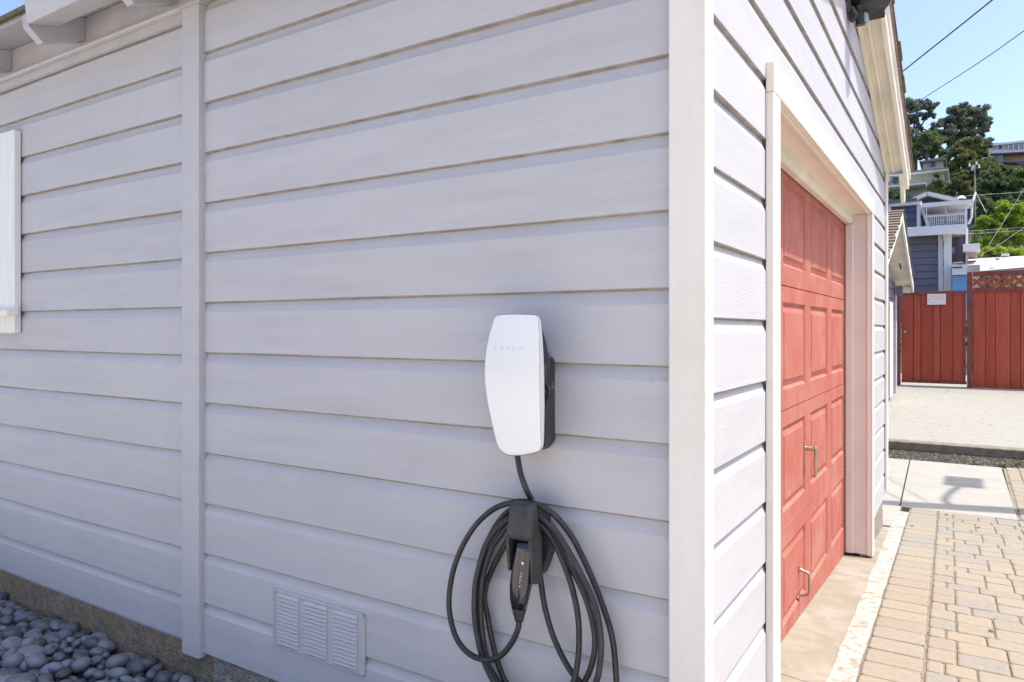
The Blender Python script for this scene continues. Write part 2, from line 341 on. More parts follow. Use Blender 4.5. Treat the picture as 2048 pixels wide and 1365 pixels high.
while y<5.40:
    typ=row%3; d=.158 if typ<2 else .128
    x=.368; k=0; pat=([.105,.145,.125,.175] if typ<2 else [.065,.105,.19,.15]); 
    if row%6>2: pat=pat[:1]+pat[1:][::-1]
    if y>1.65 and y<2.2 and typ<2: pass
    while x<3.3:
        wd=pat[k%4]; add_paver(skew(x+wd/2,y+d/2),y+d/2,wd-g,d-g); x+=wd; k+=1
    y+=d; row+=1
x=.37
while x<3.3: add_paver(skew(x+.1,5.47),5.475,.2-g,.115-g); x+=.2
x=.885
while x<3.2:
    y=5.62
    wd=.115 if x<.95 else random.choice([.125,.16])
    while y<8.1:
        d=.2 if x<.95 else random.choice([.2,.26]); add_paver(x+wd/2,y+d/2,wd-g,d-g,-1.562,0); y+=d
    x+=wd
def inframe(p):
    X=p[0]-CX;Y=p[1]-CY; s=-ST*X+CT*Y
    if s<.2: return 0
    u=U0+FPX*(CT*X+ST*Y)/s; v=V0-FPX*p[2]/s
    vis=(-40<u<2088 and -40<v<1405)
    return (FPX/s)*(1 if vis else .02)
plist.sort(key=lambda p:-inframe(p))
restm=MB()
for i,(cx,cy,cz,key,rx) in enumerate(plist):
    jz=random.uniform(-.0015,.0015); rz=-.017*(-1)+random.uniform(-.012,.012) if rx else random.uniform(-.02,.02)
    rot=(rx+random.uniform(-.006,.006),random.uniform(-.006,.006),rz)
    if i<300: inst('paver',pc[key],drive,(cx,cy,cz+jz),rot)
    else:
        me=pc[key]; mt=Matrix.LocRotScale(Vector((cx,cy,cz+jz)),Euler(rot),None)
        restm.raw([mt@v_.co for v_ in me.vertices],[tuple(p_.vertices) for p_ in me.polygons])
restm.build('paver_field',M['paver'],drive,kind='stuff')
# chalk scuffs on pavers
# --- pebbles
bed=thing('pebble_bed',None,None,(-2.4,-.4,-1.35),kind='structure')
MB().face([(-14,-1.15,-1.375),(-.62,-1.15,-1.375),(-.62,.06,-1.375),(-14,.06,-1.375)]).build('bed_soil',M['soil'],bed)
MB().box((-14,-1.19,-1.45),(-.62,-1.15,-1.30)).build('bed_edging',M['kerb'],bed)
pmesh=[]
for k in range(12):
    bm=bmesh.new(); bmesh.ops.create_icosphere(bm,subdivisions=2,radius=1)
    a=random.uniform(.031,.044); b=a*random.uniform(.66,.95); c=a*random.uniform(.42,.68)
    o1=Vector([random.uniform(-5,5) for _ in range(3)])
    from mathutils import noise
    for v_ in bm.verts:
        f=1+.16*noise.noise(v_.co*1.1+o1); v_.co=Vector((v_.co.x*a*f,v_.co.y*b*f,v_.co.z*c*f))
    me=bpy.data.meshes.new('pebble'); bm.to_mesh(me); bm.free(); me.polygons.foreach_set('use_smooth',[True]*len(me.polygons)); me.materials.append(M['pebble']); pmesh.append(me)
pb=[]
for layer,(z,sp) in enumerate(((-1.335,.064),(-1.306,.058),(-1.275,.060))):
    yy=-1.10
    while yy<-.015:
        xx=-5.0+random.random()*sp
        while xx<-.66:
            if not(layer==2 and random.random()<.22):
                py=yy+random.uniform(-.02,.02)
                pb.append((xx+random.uniform(-.02,.02),min(py,-.026),z+random.uniform(-.009,.009)-(.012 if py>-.05 else 0)))
            xx+=sp*random.uniform(.9,1.15)
        yy+=sp*.95
pb.sort(key=lambda p:-inframe(p)*(1+ (p[2]+1.4)*6))
rest=MB()
for i,p in enumerate(pb):
    rot=(random.uniform(-.5,.5),random.uniform(-.5,.5),random.uniform(0,6.28)); me=random.choice(pmesh); sc=random.choice([.5,.65,.8,.95,1,1.1,1.3])
    if i<300: inst('pebble',me,bed,p,rot,(sc,)*3)
    else:
        mt=Matrix.LocRotScale(Vector(p),Euler(rot),Vector((sc,)*3)); rest.raw([mt@v_.co for v_ in me.vertices],[tuple(q.vertices) for q in me.polygons])
rest.build('pebble_layer',M['pebble'],bed,kind='stuff',smooth=True)

mb=MB(); rg=random.Random(3)
for i in range(60):
    c=Vector((rg.uniform(-4.2,-1.0),rg.uniform(-.6,-.03),-1.245+rg.uniform(-.01,.006))); a=rg.uniform(0,6.28); l=rg.uniform(.006,.016); d=Vector((math.cos(a),math.sin(a),rg.uniform(-.4,.4)))*l; e=Vector((-math.sin(a),math.cos(a),.2))*l*.4
    mb.face([c-d,c+e,c+d,c-e])
mb.build('leaf_litter',M['shingle'],kind='stuff')

# ------------------------------------------------------------------ the garage building
E_=.181
W=4.43; RIDGE=W/2
def U(y): return 1.27+.32*(W-y) if y>RIDGE else 1.315+.30*y+.00014*y
gar=thing('garage','grey lap sided garage with white corner boards, red panel door and charger wall','garage',(-1.0,2.2,-1.2))
def board(axis,base,z0,h,a0,a1,parent=gar,nrm=1,cut=None,m='siding'):
    """lap board: bevelled recess at its top, drip at its bottom. axis 'x' runs along x facing -y, 'y' runs along y facing +x"""
    dz=.036; dp=.012; wob=random.uniform(-.0012,.0012)
    full=h>E_-.02
    prof=[(-.016,0),(-.0015,0),(0,.0025)]
    if full: prof+=[(0,h-dz),(-.0048,h-dz+.010),(-.0094,h-dz+.022),(-dp,h-.004),(-dp,h+.006)]
    else: prof+=[(0,h)]
    prof+=[(-.020,h+(.006 if full else 0)),(-.020,.004)]
    nseg=max(1,int(abs(a1-a0)/.35)); rings=[]
    for i in range(nseg+1):
        t=i/nseg; ring=[]
        jz=random.uniform(-.0011,.0011); jn=random.uniform(-.0012,.0012)
        for (nn,zz) in prof:
            lo,hi=a0,a1
            if cut: lo,hi=cut(z0+zz,a0,a1)
            p=lo+(hi-lo)*t; z=z0+zz+jz; nn=nn+wob+jn
            ring.append((p,base-nn,z) if axis=='x' else (base+nn,p,z))
        rings.append(ring)
    mbb=MB(); n=len(prof); vs=[p for r in rings for p in r]
    fl=[]
    for k in range(nseg):
        for i in range(n):
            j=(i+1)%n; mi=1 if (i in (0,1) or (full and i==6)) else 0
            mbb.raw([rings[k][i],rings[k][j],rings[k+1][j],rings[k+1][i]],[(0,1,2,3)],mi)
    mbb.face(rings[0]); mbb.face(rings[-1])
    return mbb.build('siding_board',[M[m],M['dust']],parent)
# side wall, garage part (faces -y, plane y=0)
k=-6
while -.087+E_*k<1.20:
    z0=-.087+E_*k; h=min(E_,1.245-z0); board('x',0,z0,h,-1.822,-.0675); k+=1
# side wall, wing part (plane y=.02) with window gap
k=-6
while -.099+E_*k<1.13:
    z0=-.099+E_*k; h=min(E_,1.175-z0)
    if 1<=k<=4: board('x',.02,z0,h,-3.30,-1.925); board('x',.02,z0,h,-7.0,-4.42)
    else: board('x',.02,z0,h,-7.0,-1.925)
    k+=1
# front wall (faces +x, plane x=0)
def gcut(z,a,b):
    if z>1.20: return max(a,(z-1.20)/.32),min(b,W-(z-1.20)/.32)
    return a,b
k=-7
while .025+E_*k<1.86:
    z0=.025+E_*k
    if z0<.70: 
        lo=max(z0,-1.23)
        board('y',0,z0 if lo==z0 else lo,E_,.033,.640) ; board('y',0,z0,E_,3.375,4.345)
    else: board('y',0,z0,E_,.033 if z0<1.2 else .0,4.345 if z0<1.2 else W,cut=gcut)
    k+=1
# batten between the two parts, corner boards
MB().box((-1.924,-.022,-1.188),(-1.823,.028,1.172)).build('batten',M['siding'],gar,bevel=.002,label='lavender grey vertical batten covering the siding joint')
MB().box((-1.935,-.030,1.172),(-1.812,.03,1.187)).build('batten_cap',M['eave'],gar,bevel=.002)
def lmesh(poly,z0,z1,name,m,bev=.0025,lab=None):
    return MB().prism([(x,y,z0) for x,y in poly],(0,0,z1-z0)).build(name,m,gar,bevel=bev,label=lab)
lmesh([(-.067,-.025),(.0197,-.025),(.0197,.0325),(-.0003,.0325),(-.0003,-.0003),(-.067,-.0003)],-1.20,1.26,'corner_board',M['white'],lab='cream white corner board at the near corner')
lmesh([(.0,4.345),(.0155,4.345),(.0155,4.45),(-.07,4.45),(-.07,4.431),(0,4.431)],-1.20,1.20,'corner_board',M['white'],lab='cream white corner board at the far corner')
# foundations
nz_=MB()
def fgrid(p0,p1,z0,z1,nrm,name,m,amp=.006):
    mb=MB(); n=int((Vector(p1)-Vector(p0)).length/.03); mz=8; vs=[]
    for j in range(mz+1):
        for i in range(n+1):
            q=Vector(p0).lerp(Vector(p1),i/n); z=z0+(z1-z0)*j/mz; a=noise.noise(Vector((q.x*14,q.y*14,z*14)))*amp+noise.noise(Vector((q.x*50,q.y*50,z*50)))*amp*.5
            vs.append((q.x+nrm[0]*a,q.y+nrm[1]*a,z))
    mb.raw(vs,[(j*(n+1)+i,j*(n+1)+i+1,(j+1)*(n+1)+i+1,(j+1)*(n+1)+i) for j in range(mz) for i in range(n)])
    return mb.build(name,m,gar,smooth=True)
fgrid((-7.0,.010,0),(-1.78,.010,0),-1.45,-1.165,(0,-1),'foundation',M['found'])
fgrid((-1.78,.008,0),(-.03,.008,0),-1.45,-1.165,(0,-1),'foundation',M['found2'])
fgrid((-.022,3.40,0),(-.022,4.44,0),-1.56,-1.19,(1,0),'foundation',M['found2'],.002)
fgrid((-.022,-.02,0),(-.022,.70,0),-1.30,-1.19,(1,0),'foundation',M['found2'],.002)
# wall cores that keep the inside dark
mb=MB(); mb.box((-7,.045,-1.5),(-3.26,.06,-.03)); mb.box((-7,.045,.93),(-3.26,.06,1.28)); mb.box((-3.26,.045,-1.5),(-.05,.06,1.28)); mb.box((-7,.045,-.03),(-4.45,.06,.93))
mb.box((-.05,.045,-1.5),(-.035,.70,1.28)); mb.box((-.05,3.32,-1.6),(-.035,4.43,1.28)); mb.prism([(-.05,.0,.74),(-.05,W,.74),(-.05,W,1.21),(-.05,RIDGE,1.90),(-.05,0,1.21)],(.015,0,0))
mb.box((-7,4.41,-1.8),(-.03,4.425,1.26)); mb.box((-7,.06,-1.8),(-6.98,4.41,1.9))
mb.build('wall_core',M['yard'],gar)
# garage door
DX=-.134; cols=[(.88,1.38),(1.51,2.005),(2.14,2.645),(2.785,3.255)]; OY0,OY1=.714,3.30; OZ=.708
dr=MB(); 
for (z0,z1) in ((.18,.70),(-.341,.18),(-.85,-.341),(None,-.85)): pass
MB().box((DX-.045,OY0-.03,-1.45),(DX-.03,OY1+.02,.74)).build('door_joint_backing',M['doorgap'],gar)
door=thing('garage_door',None,None,(0,0,0)); door.parent=gar; door.location=Vector((DX,2.0,-1.3))-gar.location
def section(z0,z1,slope=False):
    g2=.0022; a=z0+g2; b=z1-g2; pz0=(z0+.085) if not slope else -1.238; pz1=z1-.068
    yb=[OY0-.02]+[q for c_ in cols for q in c_]+[OY1+.012]
    mb=MB(); bot=lambda y:(G(y)+.004 if slope else a)
    for i in range(len(yb)-1):
        ya,yc=yb[i],yb[i+1]
        if i%2==0: mb.face([(DX,ya,bot(ya)),(DX,yc,bot(yc)),(DX,yc,b),(DX,ya,b)])
        else:
            mb.face([(DX,ya,bot(ya)),(DX,yc,bot(yc)),(DX,yc,pz0),(DX,ya,pz0)]); mb.face([(DX,ya,pz1),(DX,yc,pz1),(DX,yc,b),(DX,ya,b)])
            o=[(ya,pz0),(yc,pz0),(yc,pz1),(ya,pz1)]; t=.012; q=[(ya+t,pz0+t),(yc-t,pz0+t),(yc-t,pz1-t),(ya+t,pz1-t)]
            for j in range(4): k2=(j+1)%4; mb.face([(DX,*o[j]),(DX,*o[k2]),(DX-.012,*q[k2]),(DX-.012,*q[j])])
    mb.face([(DX,yb[0],b),(DX,yb[-1],b),(DX-.028,yb[-1],b),(DX-.028,yb[0],b)]); mb.face([(DX,yb[0],bot(yb[0])),(DX,yb[-1],bot(yb[-1])),(DX-.028,yb[-1],bot(yb[-1])),(DX-.028,yb[0],bot(yb[0]))])
    mb.build('door_section',M['door'],door)
    for ya,yc in cols:
        t=.012; s2=.040; q=[(ya+t,pz0+t),(yc-t,pz0+t),(yc-t,pz1-t),(ya+t,pz1-t)]; r=[(ya+s2,pz0+s2),(yc-s2,pz0+s2),(yc-s2,pz1-s2),(ya+s2,pz1-s2)]
        m2=MB()
        for j in range(4): k2=(j+1)%4; m2.face([(DX-.0118,*q[j]),(DX-.0118,*q[k2]),(DX-.0045,*r[k2]),(DX-.0045,*r[j])])
        q2=[(y_+(.0015 if y_<(ya+yc)/2 else -.0015),z_+(.0015 if z_<(pz0+pz1)/2 else -.0015)) for y_,z_ in r]
        for j in range(4): k2=(j+1)%4; m2.face([(DX-.0045,*r[j]),(DX-.0045,*r[k2]),(DX-.002,*q2[k2]),(DX-.002,*q2[j])])
        m2.face([(DX-.002,*p) for p in q2]); m2.build('raised_panel',M['door'],door)
section(.18,.70); section(-.341,.18); section(-.85,-.341); section(-1.38,-.85,True)
# handles (grandchildren)
mb=MB(); hy,hz=1.975,-.56
mb.box((DX-.002,hy-.012,hz-.045),(DX+.004,hy+.012,hz+.035)); mb.tube([(DX,hy,hz),(DX+.045,hy,hz)],.011,12)
mb.tube(catmull([(DX+.043,hy,hz+.012),(DX+.050,hy,hz-.01),(DX+.047,hy,hz-.06),(DX+.050,hy,hz-.115),(DX+.044,hy+.004,hz-.128)],5),.0075,10)
mb.tube([(DX+.045,hy-.004,hz+.004),(DX+.045,hy+.045,hz+.004)],.008,10)
mb.build('lock_handle',M['chrome'],door,smooth=False,label='weathered metal turn handle')
mb=MB(); hy,hz=1.86,-1.155
mb.tube(catmull([(DX,hy,hz+.062),(DX+.018,hy,hz+.055),(DX+.040,hy,hz+.045),(DX+.043,hy,hz),(DX+.040,hy,hz-.045),(DX+.018,hy,hz-.055),(DX,hy,hz-.06)],5),.0065,10)
mb.box((DX-.001,hy-.012,hz+.05),(DX+.004,hy+.012,hz+.078)); mb.box((DX-.001,hy-.012,hz-.078),(DX+.004,hy+.012,hz-.05))
mb.build('pull_handle',M['chrome'],door,smooth=False,label='small bent metal pull handle')
# casing, jambs and stops
MB().prism([(.0,OY0-.091,-1.22),(.0235,OY0-.091,-1.22),(.0235,OY0,-1.22),(.0,OY0,-1.22)],(0,0,.7075+1.22)).build('door_casing',M['white'],gar,bevel=.0018)
MB().box((0,OY1,-1.398),(.0235,OY1+.091,.7075)).build('door_casing',M['white'],gar,bevel=.0018)
MB().box((0,OY0-.091,.709),(.025,OY1+.091,.799)).build('door_casing',M['white'],gar,bevel=.0018)
mb=MB().box((-.18,OY1+.0005,-1.392),(-.0005,OY1+.06,.707)); mb.build('door_jamb',M['jamb'],gar,bevel=.001)
mb=MB().box((-.18,OY0-.06,-1.24),(-.0005,OY0-.0005,.707)); mb.build('door_jamb',M['jamb'],gar,bevel=.001)
mb=MB().box((-.18,OY0-.06,.7085),(-.0005,OY1+.06,.74)); mb.build('door_head',M['jamb'],gar,bevel=.001)
MB().box((-.010,OY1-.006,-1.392),(.006,OY1+.0003,.700)).build('jamb_bead',M['white'],gar,bevel=.002)
MB().box((-.010,OY0-.0003,.700),(.006,OY1-.006,.7083)).build('jamb_bead',M['white'],gar,bevel=.002)
MB().box((-.128,OY1-.016,-1.392),(-.084,OY1,.650)).build('door_stop',M['white'],gar,bevel=.004)
MB().box((-.128,OY0,-1.20),(-.084,OY0+.016,.650)).build('door_stop',M['white'],gar,bevel=.004)
mb=MB().prism([(-.128,OY0,.652),(-.100,OY0,.652),(-.084,OY0,.668),(-.080,OY0,.7083),(-.128,OY0,.7083)],(0,OY1-OY0,0)); mb.build('door_stop',M['cream'],gar,bevel=.001)
# roof
XL=-7.2; XO=.168
def roofpoly(y0,y1,dz0,dz1,x0,x1,name,m,parent=gar,kind=None,label=None):
    q=[(x0,y0,U(y0)+dz0),(x0,y1,U(y1)+dz0),(x0,y1,U(y1)+dz1),(x0,y0,U(y0)+dz1)]
    return MB().prism(q,(x1-x0,0,0)).build(name,m,parent,kind=kind,label=label)
for (a_,b_) in ((-.198,RIDGE-.001),(RIDGE+.001,W+.24)):
    roofpoly(a_,b_,0,.016,XL,XO-.018,'roof_sheathing',M['eave'])
    roofpoly(a_,b_,.0165,.024,XL,XO-.006,'roof_underlay',M['mauveu'])
# shingle courses as separate strips on both slopes
nsh=15
for sgn in (0,1):
    for i in range(nsh):
        ov=.262 if sgn else .222; yy0=-ov+i*(RIDGE+ov)/nsh; yy1=yy0+(RIDGE+ov)/nsh+.012; 
        if sgn: a_,b_=W-yy0,W-min(yy1,RIDGE)
        else: a_,b_=yy0,min(yy1,RIDGE)
        q=[(XL,a_,U(a_)+.0245),(XL,b_,U(b_)+.0245),(XL,b_,U(b_)+.030),(XL,a_,U(a_)+.043)]
        MB().prism(q,(XO+random.uniform(0,.014)-XL,0,0)).build('shingle_course',M['moss'],gar)
MB().prism([(XL,RIDGE-.12,U(RIDGE-.12)+.045),(XL,RIDGE,U(RIDGE)+.05),(XL,RIDGE+.12,U(RIDGE-.12)+.045),(XL,RIDGE,U(RIDGE)+.062)],(XO-XL,0,0)).build('ridge_cap',M['moss'],gar)
# gable: frieze on wall, soffit board, barge board
def rake(y0,y1,pts,name,m,lab=None):
    """pts: (x, dz) section swept along the slope"""
    r=[[(x,y,U(y)+dz) for x,dz in pts] for y in (y0,y1)]
    return MB().rings(r).build(name,m,gar,bevel=.0015,label=lab)
for (a_,b_) in ((-.05,RIDGE),(RIDGE,W+.05)):
    rake(a_,b_,[(.001,-.150),(.020,-.150),(.022,-.075),(.001,-.075)],'rake_frieze',M['cream'])
    rake(a_,b_,[(.002,-.0745),(.112,-.0745),(.112,-.058),(.002,-.058)],'rake_soffit',M['cream'])
    rake(a_,b_,[(.040,-.086),(.058,-.086),(.058,-.0748),(.040,-.0748)],'rake_moulding',M['cream'])
for (a_,b_) in ((-.21,RIDGE),(RIDGE,W+.255)):
    rake(a_,b_,[(.1125,-.118),(.136,-.118),(.138,-.112),(.138,-.001),(.1125,-.001)],'barge_board',M['cream'])
    rake(a_,b_,[(.1385,-.050),(.150,-.040),(.150,-.001),(.1385,-.001)],'barge_moulding',M['cream'])
# pointed tail at the far eave
MB().prism([(.085,4.45,U(4.45)-.12),(.085,4.70,U(4.70)-.10),(.085,4.70,U(4.70)-.20),(.085,4.64,U(4.64)-.245)],(.027,0,0)).build('barge_tail',M['cream'],gar,bevel=.002)
# wing eave: frieze, moulding, blocking, rafter tails, fascia
mb=MB().box((-7,-.004,1.140),(-1.925,.018,1.172)); mb.build('frieze_board',M['eave'],gar,bevel=.002)
mb=MB().box((-7,-.026,1.1725),(-1.936,.018,1.186)); mb.build('frieze_moulding',M['siding'],gar,bevel=.003)
mb=MB().prism([(-7,.0,1.1865),(-7,.0,1.312),(-7,.02,1.314),(-7,.02,1.1865)],(7-1.90,0,0)); mb.build('eave_blocking',M['eave'],gar)
for i,x in enumerate((-1.985,-2.635,-3.292,-3.945,-4.60,-5.25)):
    dz=-.0005
    poly=[(x-.045,.0-.001,1.214),(x-.045,-.165,1.152),(x-.045,-.218,1.200),(x-.045,-.222,U(-.205)+dz-.002),(x-.045,-.001,U(0)+dz-.001)]
    MB().prism(poly,(.045,0,0)).build('rafter_tail',M['eave'],gar,bevel=.0015)
MB().prism([(-2.632,-.225,1.205),(-2.632,-.107,1.238),(-2.632,-.107,1.262),(-2.632,-.200,1.262),(-2.632,-.215,1.33),(-2.632,-.240,1.33)],(2.60,0,0)).build('fascia_board',M['siding'],gar,bevel=.002)
# near-section eave rafters out over the charger wall
for x in (-1.33,-.68,-.10):
    MB().prism([(x-.045,-.001,1.214),(x-.045,-.100,1.205),(x-.045,-.104,1.21),(x-.045,-.105,U(-.105)-.003),(x-.045,-.001,U(0)-.003)],(.045,0,0)).build('rafter_tail',M['eave'],gar,bevel=.0015)
MB().box((-1.81,.001,1.2455),(-.07,.02,1.312)).build('eave_blocking',M['eave'],gar)
# window at far left
wd=thing('window',None,None,(0,0,0)); wd.parent=gar; wd.location=Vector((-3.85,0,.45))-gar.location
MB().box((-3.420,-.014,-.021),(-3.240,.018,.930)).build('window_casing',M['winwhite'],wd,bevel=.004)
MB().box((-4.47,-.014,-.021),(-4.35,.018,.930)).build('window_casing',M['winwhite'],wd,bevel=.004)
MB().box((-4.35,-.014,.79),(-3.4205,.018,.930)).build('window_casing',M['winwhite'],wd,bevel=.004)
MB().box((-4.35,-.012,-.021),(-3.4205,.018,.058)).build('window_apron',M['winwhite'],wd,bevel=.004)
MB().prism([(-4.52,.0,.066),(-4.52,-.05,.058),(-4.52,-.054,.085),(-4.52,.0,.104)],(1.30,0,0)).build('window_sill',M['winwhite'],wd,bevel=.003)
MB().box((-4.35,.03,.10),(-3.421,.036,.79)).build('window_pane',M['glass'],wd)
mb=MB(); mb.box((-4.35,.012,.45),(-3.421,.029,.49)); mb.box((-4.35,.012,.104),(-4.31,.029,.79)); mb.box((-3.461,.012,.104),(-3.421,.029,.79)); mb.build('window_sash',M['winwhite'],wd,bevel=.002)
# foundation vent
vt=thing('foundation_vent',None,None,(0,0,0)); vt.parent=gar; vt.location=Vector((-1.23,0,-.96))-gar.location
VX0,VX1,VZ0,VZ1=-1.4395,-1.0277,-1.048,-.863
mb=MB().box((VX0,-.0045,VZ0),(VX1,.0,VZ1)); f=.006
for a_,b_ in (((VX0,-.0085,VZ0),(VX0+f,-.004,VZ1)),((VX1-f,-.0085,VZ0),(VX1,-.004,VZ1)),((VX0,-.0085,VZ0),(VX1,-.004,VZ0+f)),((VX0,-.0085,VZ1-f),(VX1,-.004,VZ1))): mb.box((a_[0],a_[1],a_[2]),(b_[0],b_[1],b_[2]))
mb.build('vent_plate',M['siding'],vt,bevel=.001)
lm=MB(); pitch=.0129
lw=.100
lm.raw([(-lw/2,0,0),(lw/2,0,0),(lw/2,-.0075,-.0105),(-lw/2,-.0075,-.0105),(-lw/2,0,-.0118),(lw/2,0,-.0118),(-lw/2,-.0065,-.0118),(lw/2,-.0065,-.0118)],[(0,1,2,3),(3,2,7,6),(6,7,5,4),(0,3,6,4),(1,5,7,2)])
lme=lm.mesh('louver',M['siding'])
for cx_ in (-1.3655,-1.2365,-1.106):
    for i in range(13): inst('louver',lme,vt,(cx_,-.0046,VZ1-.0085-i*pitch))
for p_ in ((VX0+.006,VZ1-.006),(VX1-.006,VZ1-.006),(VX0+.006,VZ0+.006),(VX1-.006,VZ0+.006),((VX0+VX1)/2-.0,VZ1-.006)):
    MB().tube([(p_[0],-.0085,p_[1]),(p_[0],-.0125,p_[1])],[.0048,.003],10).build('screw',M['siding'],vt)

# ------------------------------------------------------------------ charger
ch=thing('ev_charger','white glass fronted electric car charger on the grey siding wall','charger',(-.43,0,-.14))
CXF,CZF=-.4285,-.1365; HW,HH=.0665,.1735
OUT=[(1038,628),(1066,629),(1073,631),(1076.5,638),(1077.8,665),(1078,700),(1078.3,740),(1078.8,785),(1080,830),(1081.5,875),(1082,893),(1079,902),(1070,906.5),(1050,910.5),(1028,912),(1016,910.5),(1005,905),(996,893),(989,869),(983,843),(975,806),(970,771),(968.5,737),(971,705),(977.6,671),(985,647),(989,636),(996,630.5),(1010,628.8)]
def fybase(v): q=(v-770)/142; return -.112-.016*(1-min(1,q*q))
OP=[P(u_,v_,fybase(v_)) for u_,v_ in OUT]
OP=catmull(OP+[OP[0]],4)[:-1]
def fout(k,sc=1.0): return [(CXF+(p.x-CXF)*sc,CZF+(p.z-CZF)*sc) for p in OP]
def fy(x,z): 
    q=(z-CZF)/HH; r=(x-CXF)/.078; return -.112-.016*(1-q*q)-.004*(1-r*r)
rs=[]
rs.append([(x,-.102,z) for x,z in fout(0,sc=.985)])
rs.append([(x,fy(x,z)+.004,z) for x,z in fout(0,sc=1.0)])
rs.append([(x,fy(x,z)+.0012,z) for x,z in fout(0,sc=1.0)])
mb=MB().rings(rs,0,cap=False); mb.build('face_rim',M['glossrim'],ch,smooth=True)
rs=[]
for sc in (.992,.984,.96,.9,.8,.65,.5,.35,.2,.08): rs.append([(x,fy(x,z)+(.0012 if sc>.99 else (.0003 if sc>.98 else 0)),z) for x,z in fout(0,sc=sc)])
mb=MB().rings(rs,0,cap=False); mb.face(rs[-1]); mb.build('faceplate',M['gloss'],ch,smooth=True)
def rr(x0,x1,z0,z1,y,c=.012,n=4):
    pts=[]
    for (cx_,cz_,a0) in ((x1-c,z1-c,0),(x0+c,z1-c,90),(x0+c,z0+c,180),(x1-c,z0+c,270)):
        for k in range(n+1): a=R(a0+90*k/n); pts.append((cx_+c*math.cos(a),y,cz_+c*math.sin(a)))
    return pts
rs=[rr(-.486,-.363,-.290,.028,-.104,.02),rr(-.484,-.365,-.296,.012,-.085),rr(-.482,-.367,-.299,-.022,-.062),rr(-.481,-.370,-.300,-.050,-.045),rr(-.480,-.371,-.300,-.066,-.030),rr(-.482,-.376,-.292,-.072,-.0),]
MB().rings(rs).build('housing',M['blackp'],ch,smooth=False,bevel=.0)
# side recess
mb=MB(); hp=[(-.075,-.132),(-.060,-.138),(-.056,-.152),(-.058,-.168),(-.070,-.184),(-.082,-.170),(-.083,-.145)]
mb.prism([(-.3655,y_,z_) for y_,z_ in hp],(.0022,0,0)); mb.build('side_recess',M['hole'],ch)
def xhouse(y): return -.366
def letters(txt,org,ux,uz,h,w_,gap,parent,m,name='lettering',bend=None,th=.0006):
    """stroke letters from small bars; org left-bottom, ux and uz unit vectors, normal out = ux x uz"""
    nrm=ux.cross(uz).normalized(); st=h*.14; G_={'T':[(0,1,1,1),(.5,0,.5,.86)],'E':[(0,1,1,1),(0,.5,1,.5),(0,0,1,0)],
      'S':[(0,1,1,1),(0,1,0,.5),(0,.5,1,.5),(1,.5,1,0),(0,0,1,0)],'L':[(0,1,0,0),(0,0,1,0)],'A':[(0,1,1,1),(0,.6,1,.6),(0,.6,0,0),(1,.6,1,0)]}
    mb=MB()
    for i,ch_ in enumerate(txt):
        ox=i*(w_+gap)
        for (a,b_,c_,d) in G_[ch_]:
            p=org+ux*(ox+a*w_)+uz*(b_*h); q=org+ux*(ox+c_*w_)+uz*(d*h)
            if bend: p=Vector((p.x,bend(p.x,p.z),p.z)); q=Vector((q.x,bend(q.x,q.z),q.z))
            dd=(q-p).normalized(); p=p-dd*st*.5; q=q+dd*st*.5
            mb.bar(p,q,st,th,0,up=nrm)
    return mb.build(name,m,parent)
letters('TESLA',Vector((-.4775,0,-.0515)),Vector((1,0,0)),Vector((0,0,1)),.0078,.0085,.0105,ch,M['letter'],bend=lambda x,z:fy(x,z)-.0002)
# cobwebs on the housing side
mb=MB()
for i in range(16):
    a=Vector((-.3645,random.uniform(-.085,-.005),random.uniform(-.17,-.06))); b=a+Vector((random.uniform(.0,.004),random.uniform(-.02,.02),random.uniform(-.03,.02)))
    mb.tube([a,(a+b)/2+Vector((.002,0,-.003)),b],.00018,4)
mb.build('cobweb',M['glossrim'],ch,kind='stuff')
# cable holder
hl=thing('cable_holder','charcoal cable holder below the charger, holding the plug','cable holder',(-.41,0,-.52))
def zsec(x0,x1,y0,y1,z,c=.012,n=4):
    pts=[]
    for (cx_,cy_,a0) in ((x1-c,y1-c,0),(x0+c,y1-c,90),(x0+c,y0+c,180),(x1-c,y0+c,270)):
        for k in range(n+1): a=R(a0+90*k/n); pts.append((cx_+c*math.cos(a),cy_+c*math.sin(a),z))
    return pts
rs=[zsec(-.438,-.388,-.104,-.080,-.4270,.010),zsec(-.4435,-.381,-.112,-.076,-.4295,.014),zsec(-.4455,-.379,-.116,-.074,-.434,.015),zsec(-.447,-.3765,-.1195,-.070,-.47,.016),zsec(-.4495,-.3755,-.122,-.067,-.495),zsec(-.450,-.376,-.122,-.066,-.511)]
o=MB().rings(rs).build('front_cover',M['greyp'],hl,smooth=True)
o.data.polygons[-1].use_smooth=False
for x0,x1,zb,nm in ((-.451,-.4405,-.606,0),(-.3865,-.376,-.628,1)):
    rs=[[(x0,-.119,-.508),(x1,-.121,-.508),(x1,-.064,-.508),(x0,-.064,-.508)],[(x0+.001,-.108,zb+.01),(x1-.001,-.110,zb+.01),(x1,-.060,zb),(x0,-.060,zb)]]
    MB().rings(rs).build('cover_side',M['greyp'],hl,bevel=.002)
MB().box((-.440,-.070,-.64+.02),(-.387,-.062,-.508)).build('socket_back',M['blackp'],hl)
MB().rings([rr(-.440,-.388,-.545,-.455,y,.018) for y in (-.072,0)]).build('spool',M['blackp'],hl)
MB().prism([(-.455,-.002,-.50),(-.372,-.002,-.50),(-.368,-.002,-.545),(-.385,-.002,-.595),(-.398,-.002,-.622),(-.44,-.002,-.60)],(0,-.034,0)).build('back_plate',M['blackp'],hl,bevel=.003)
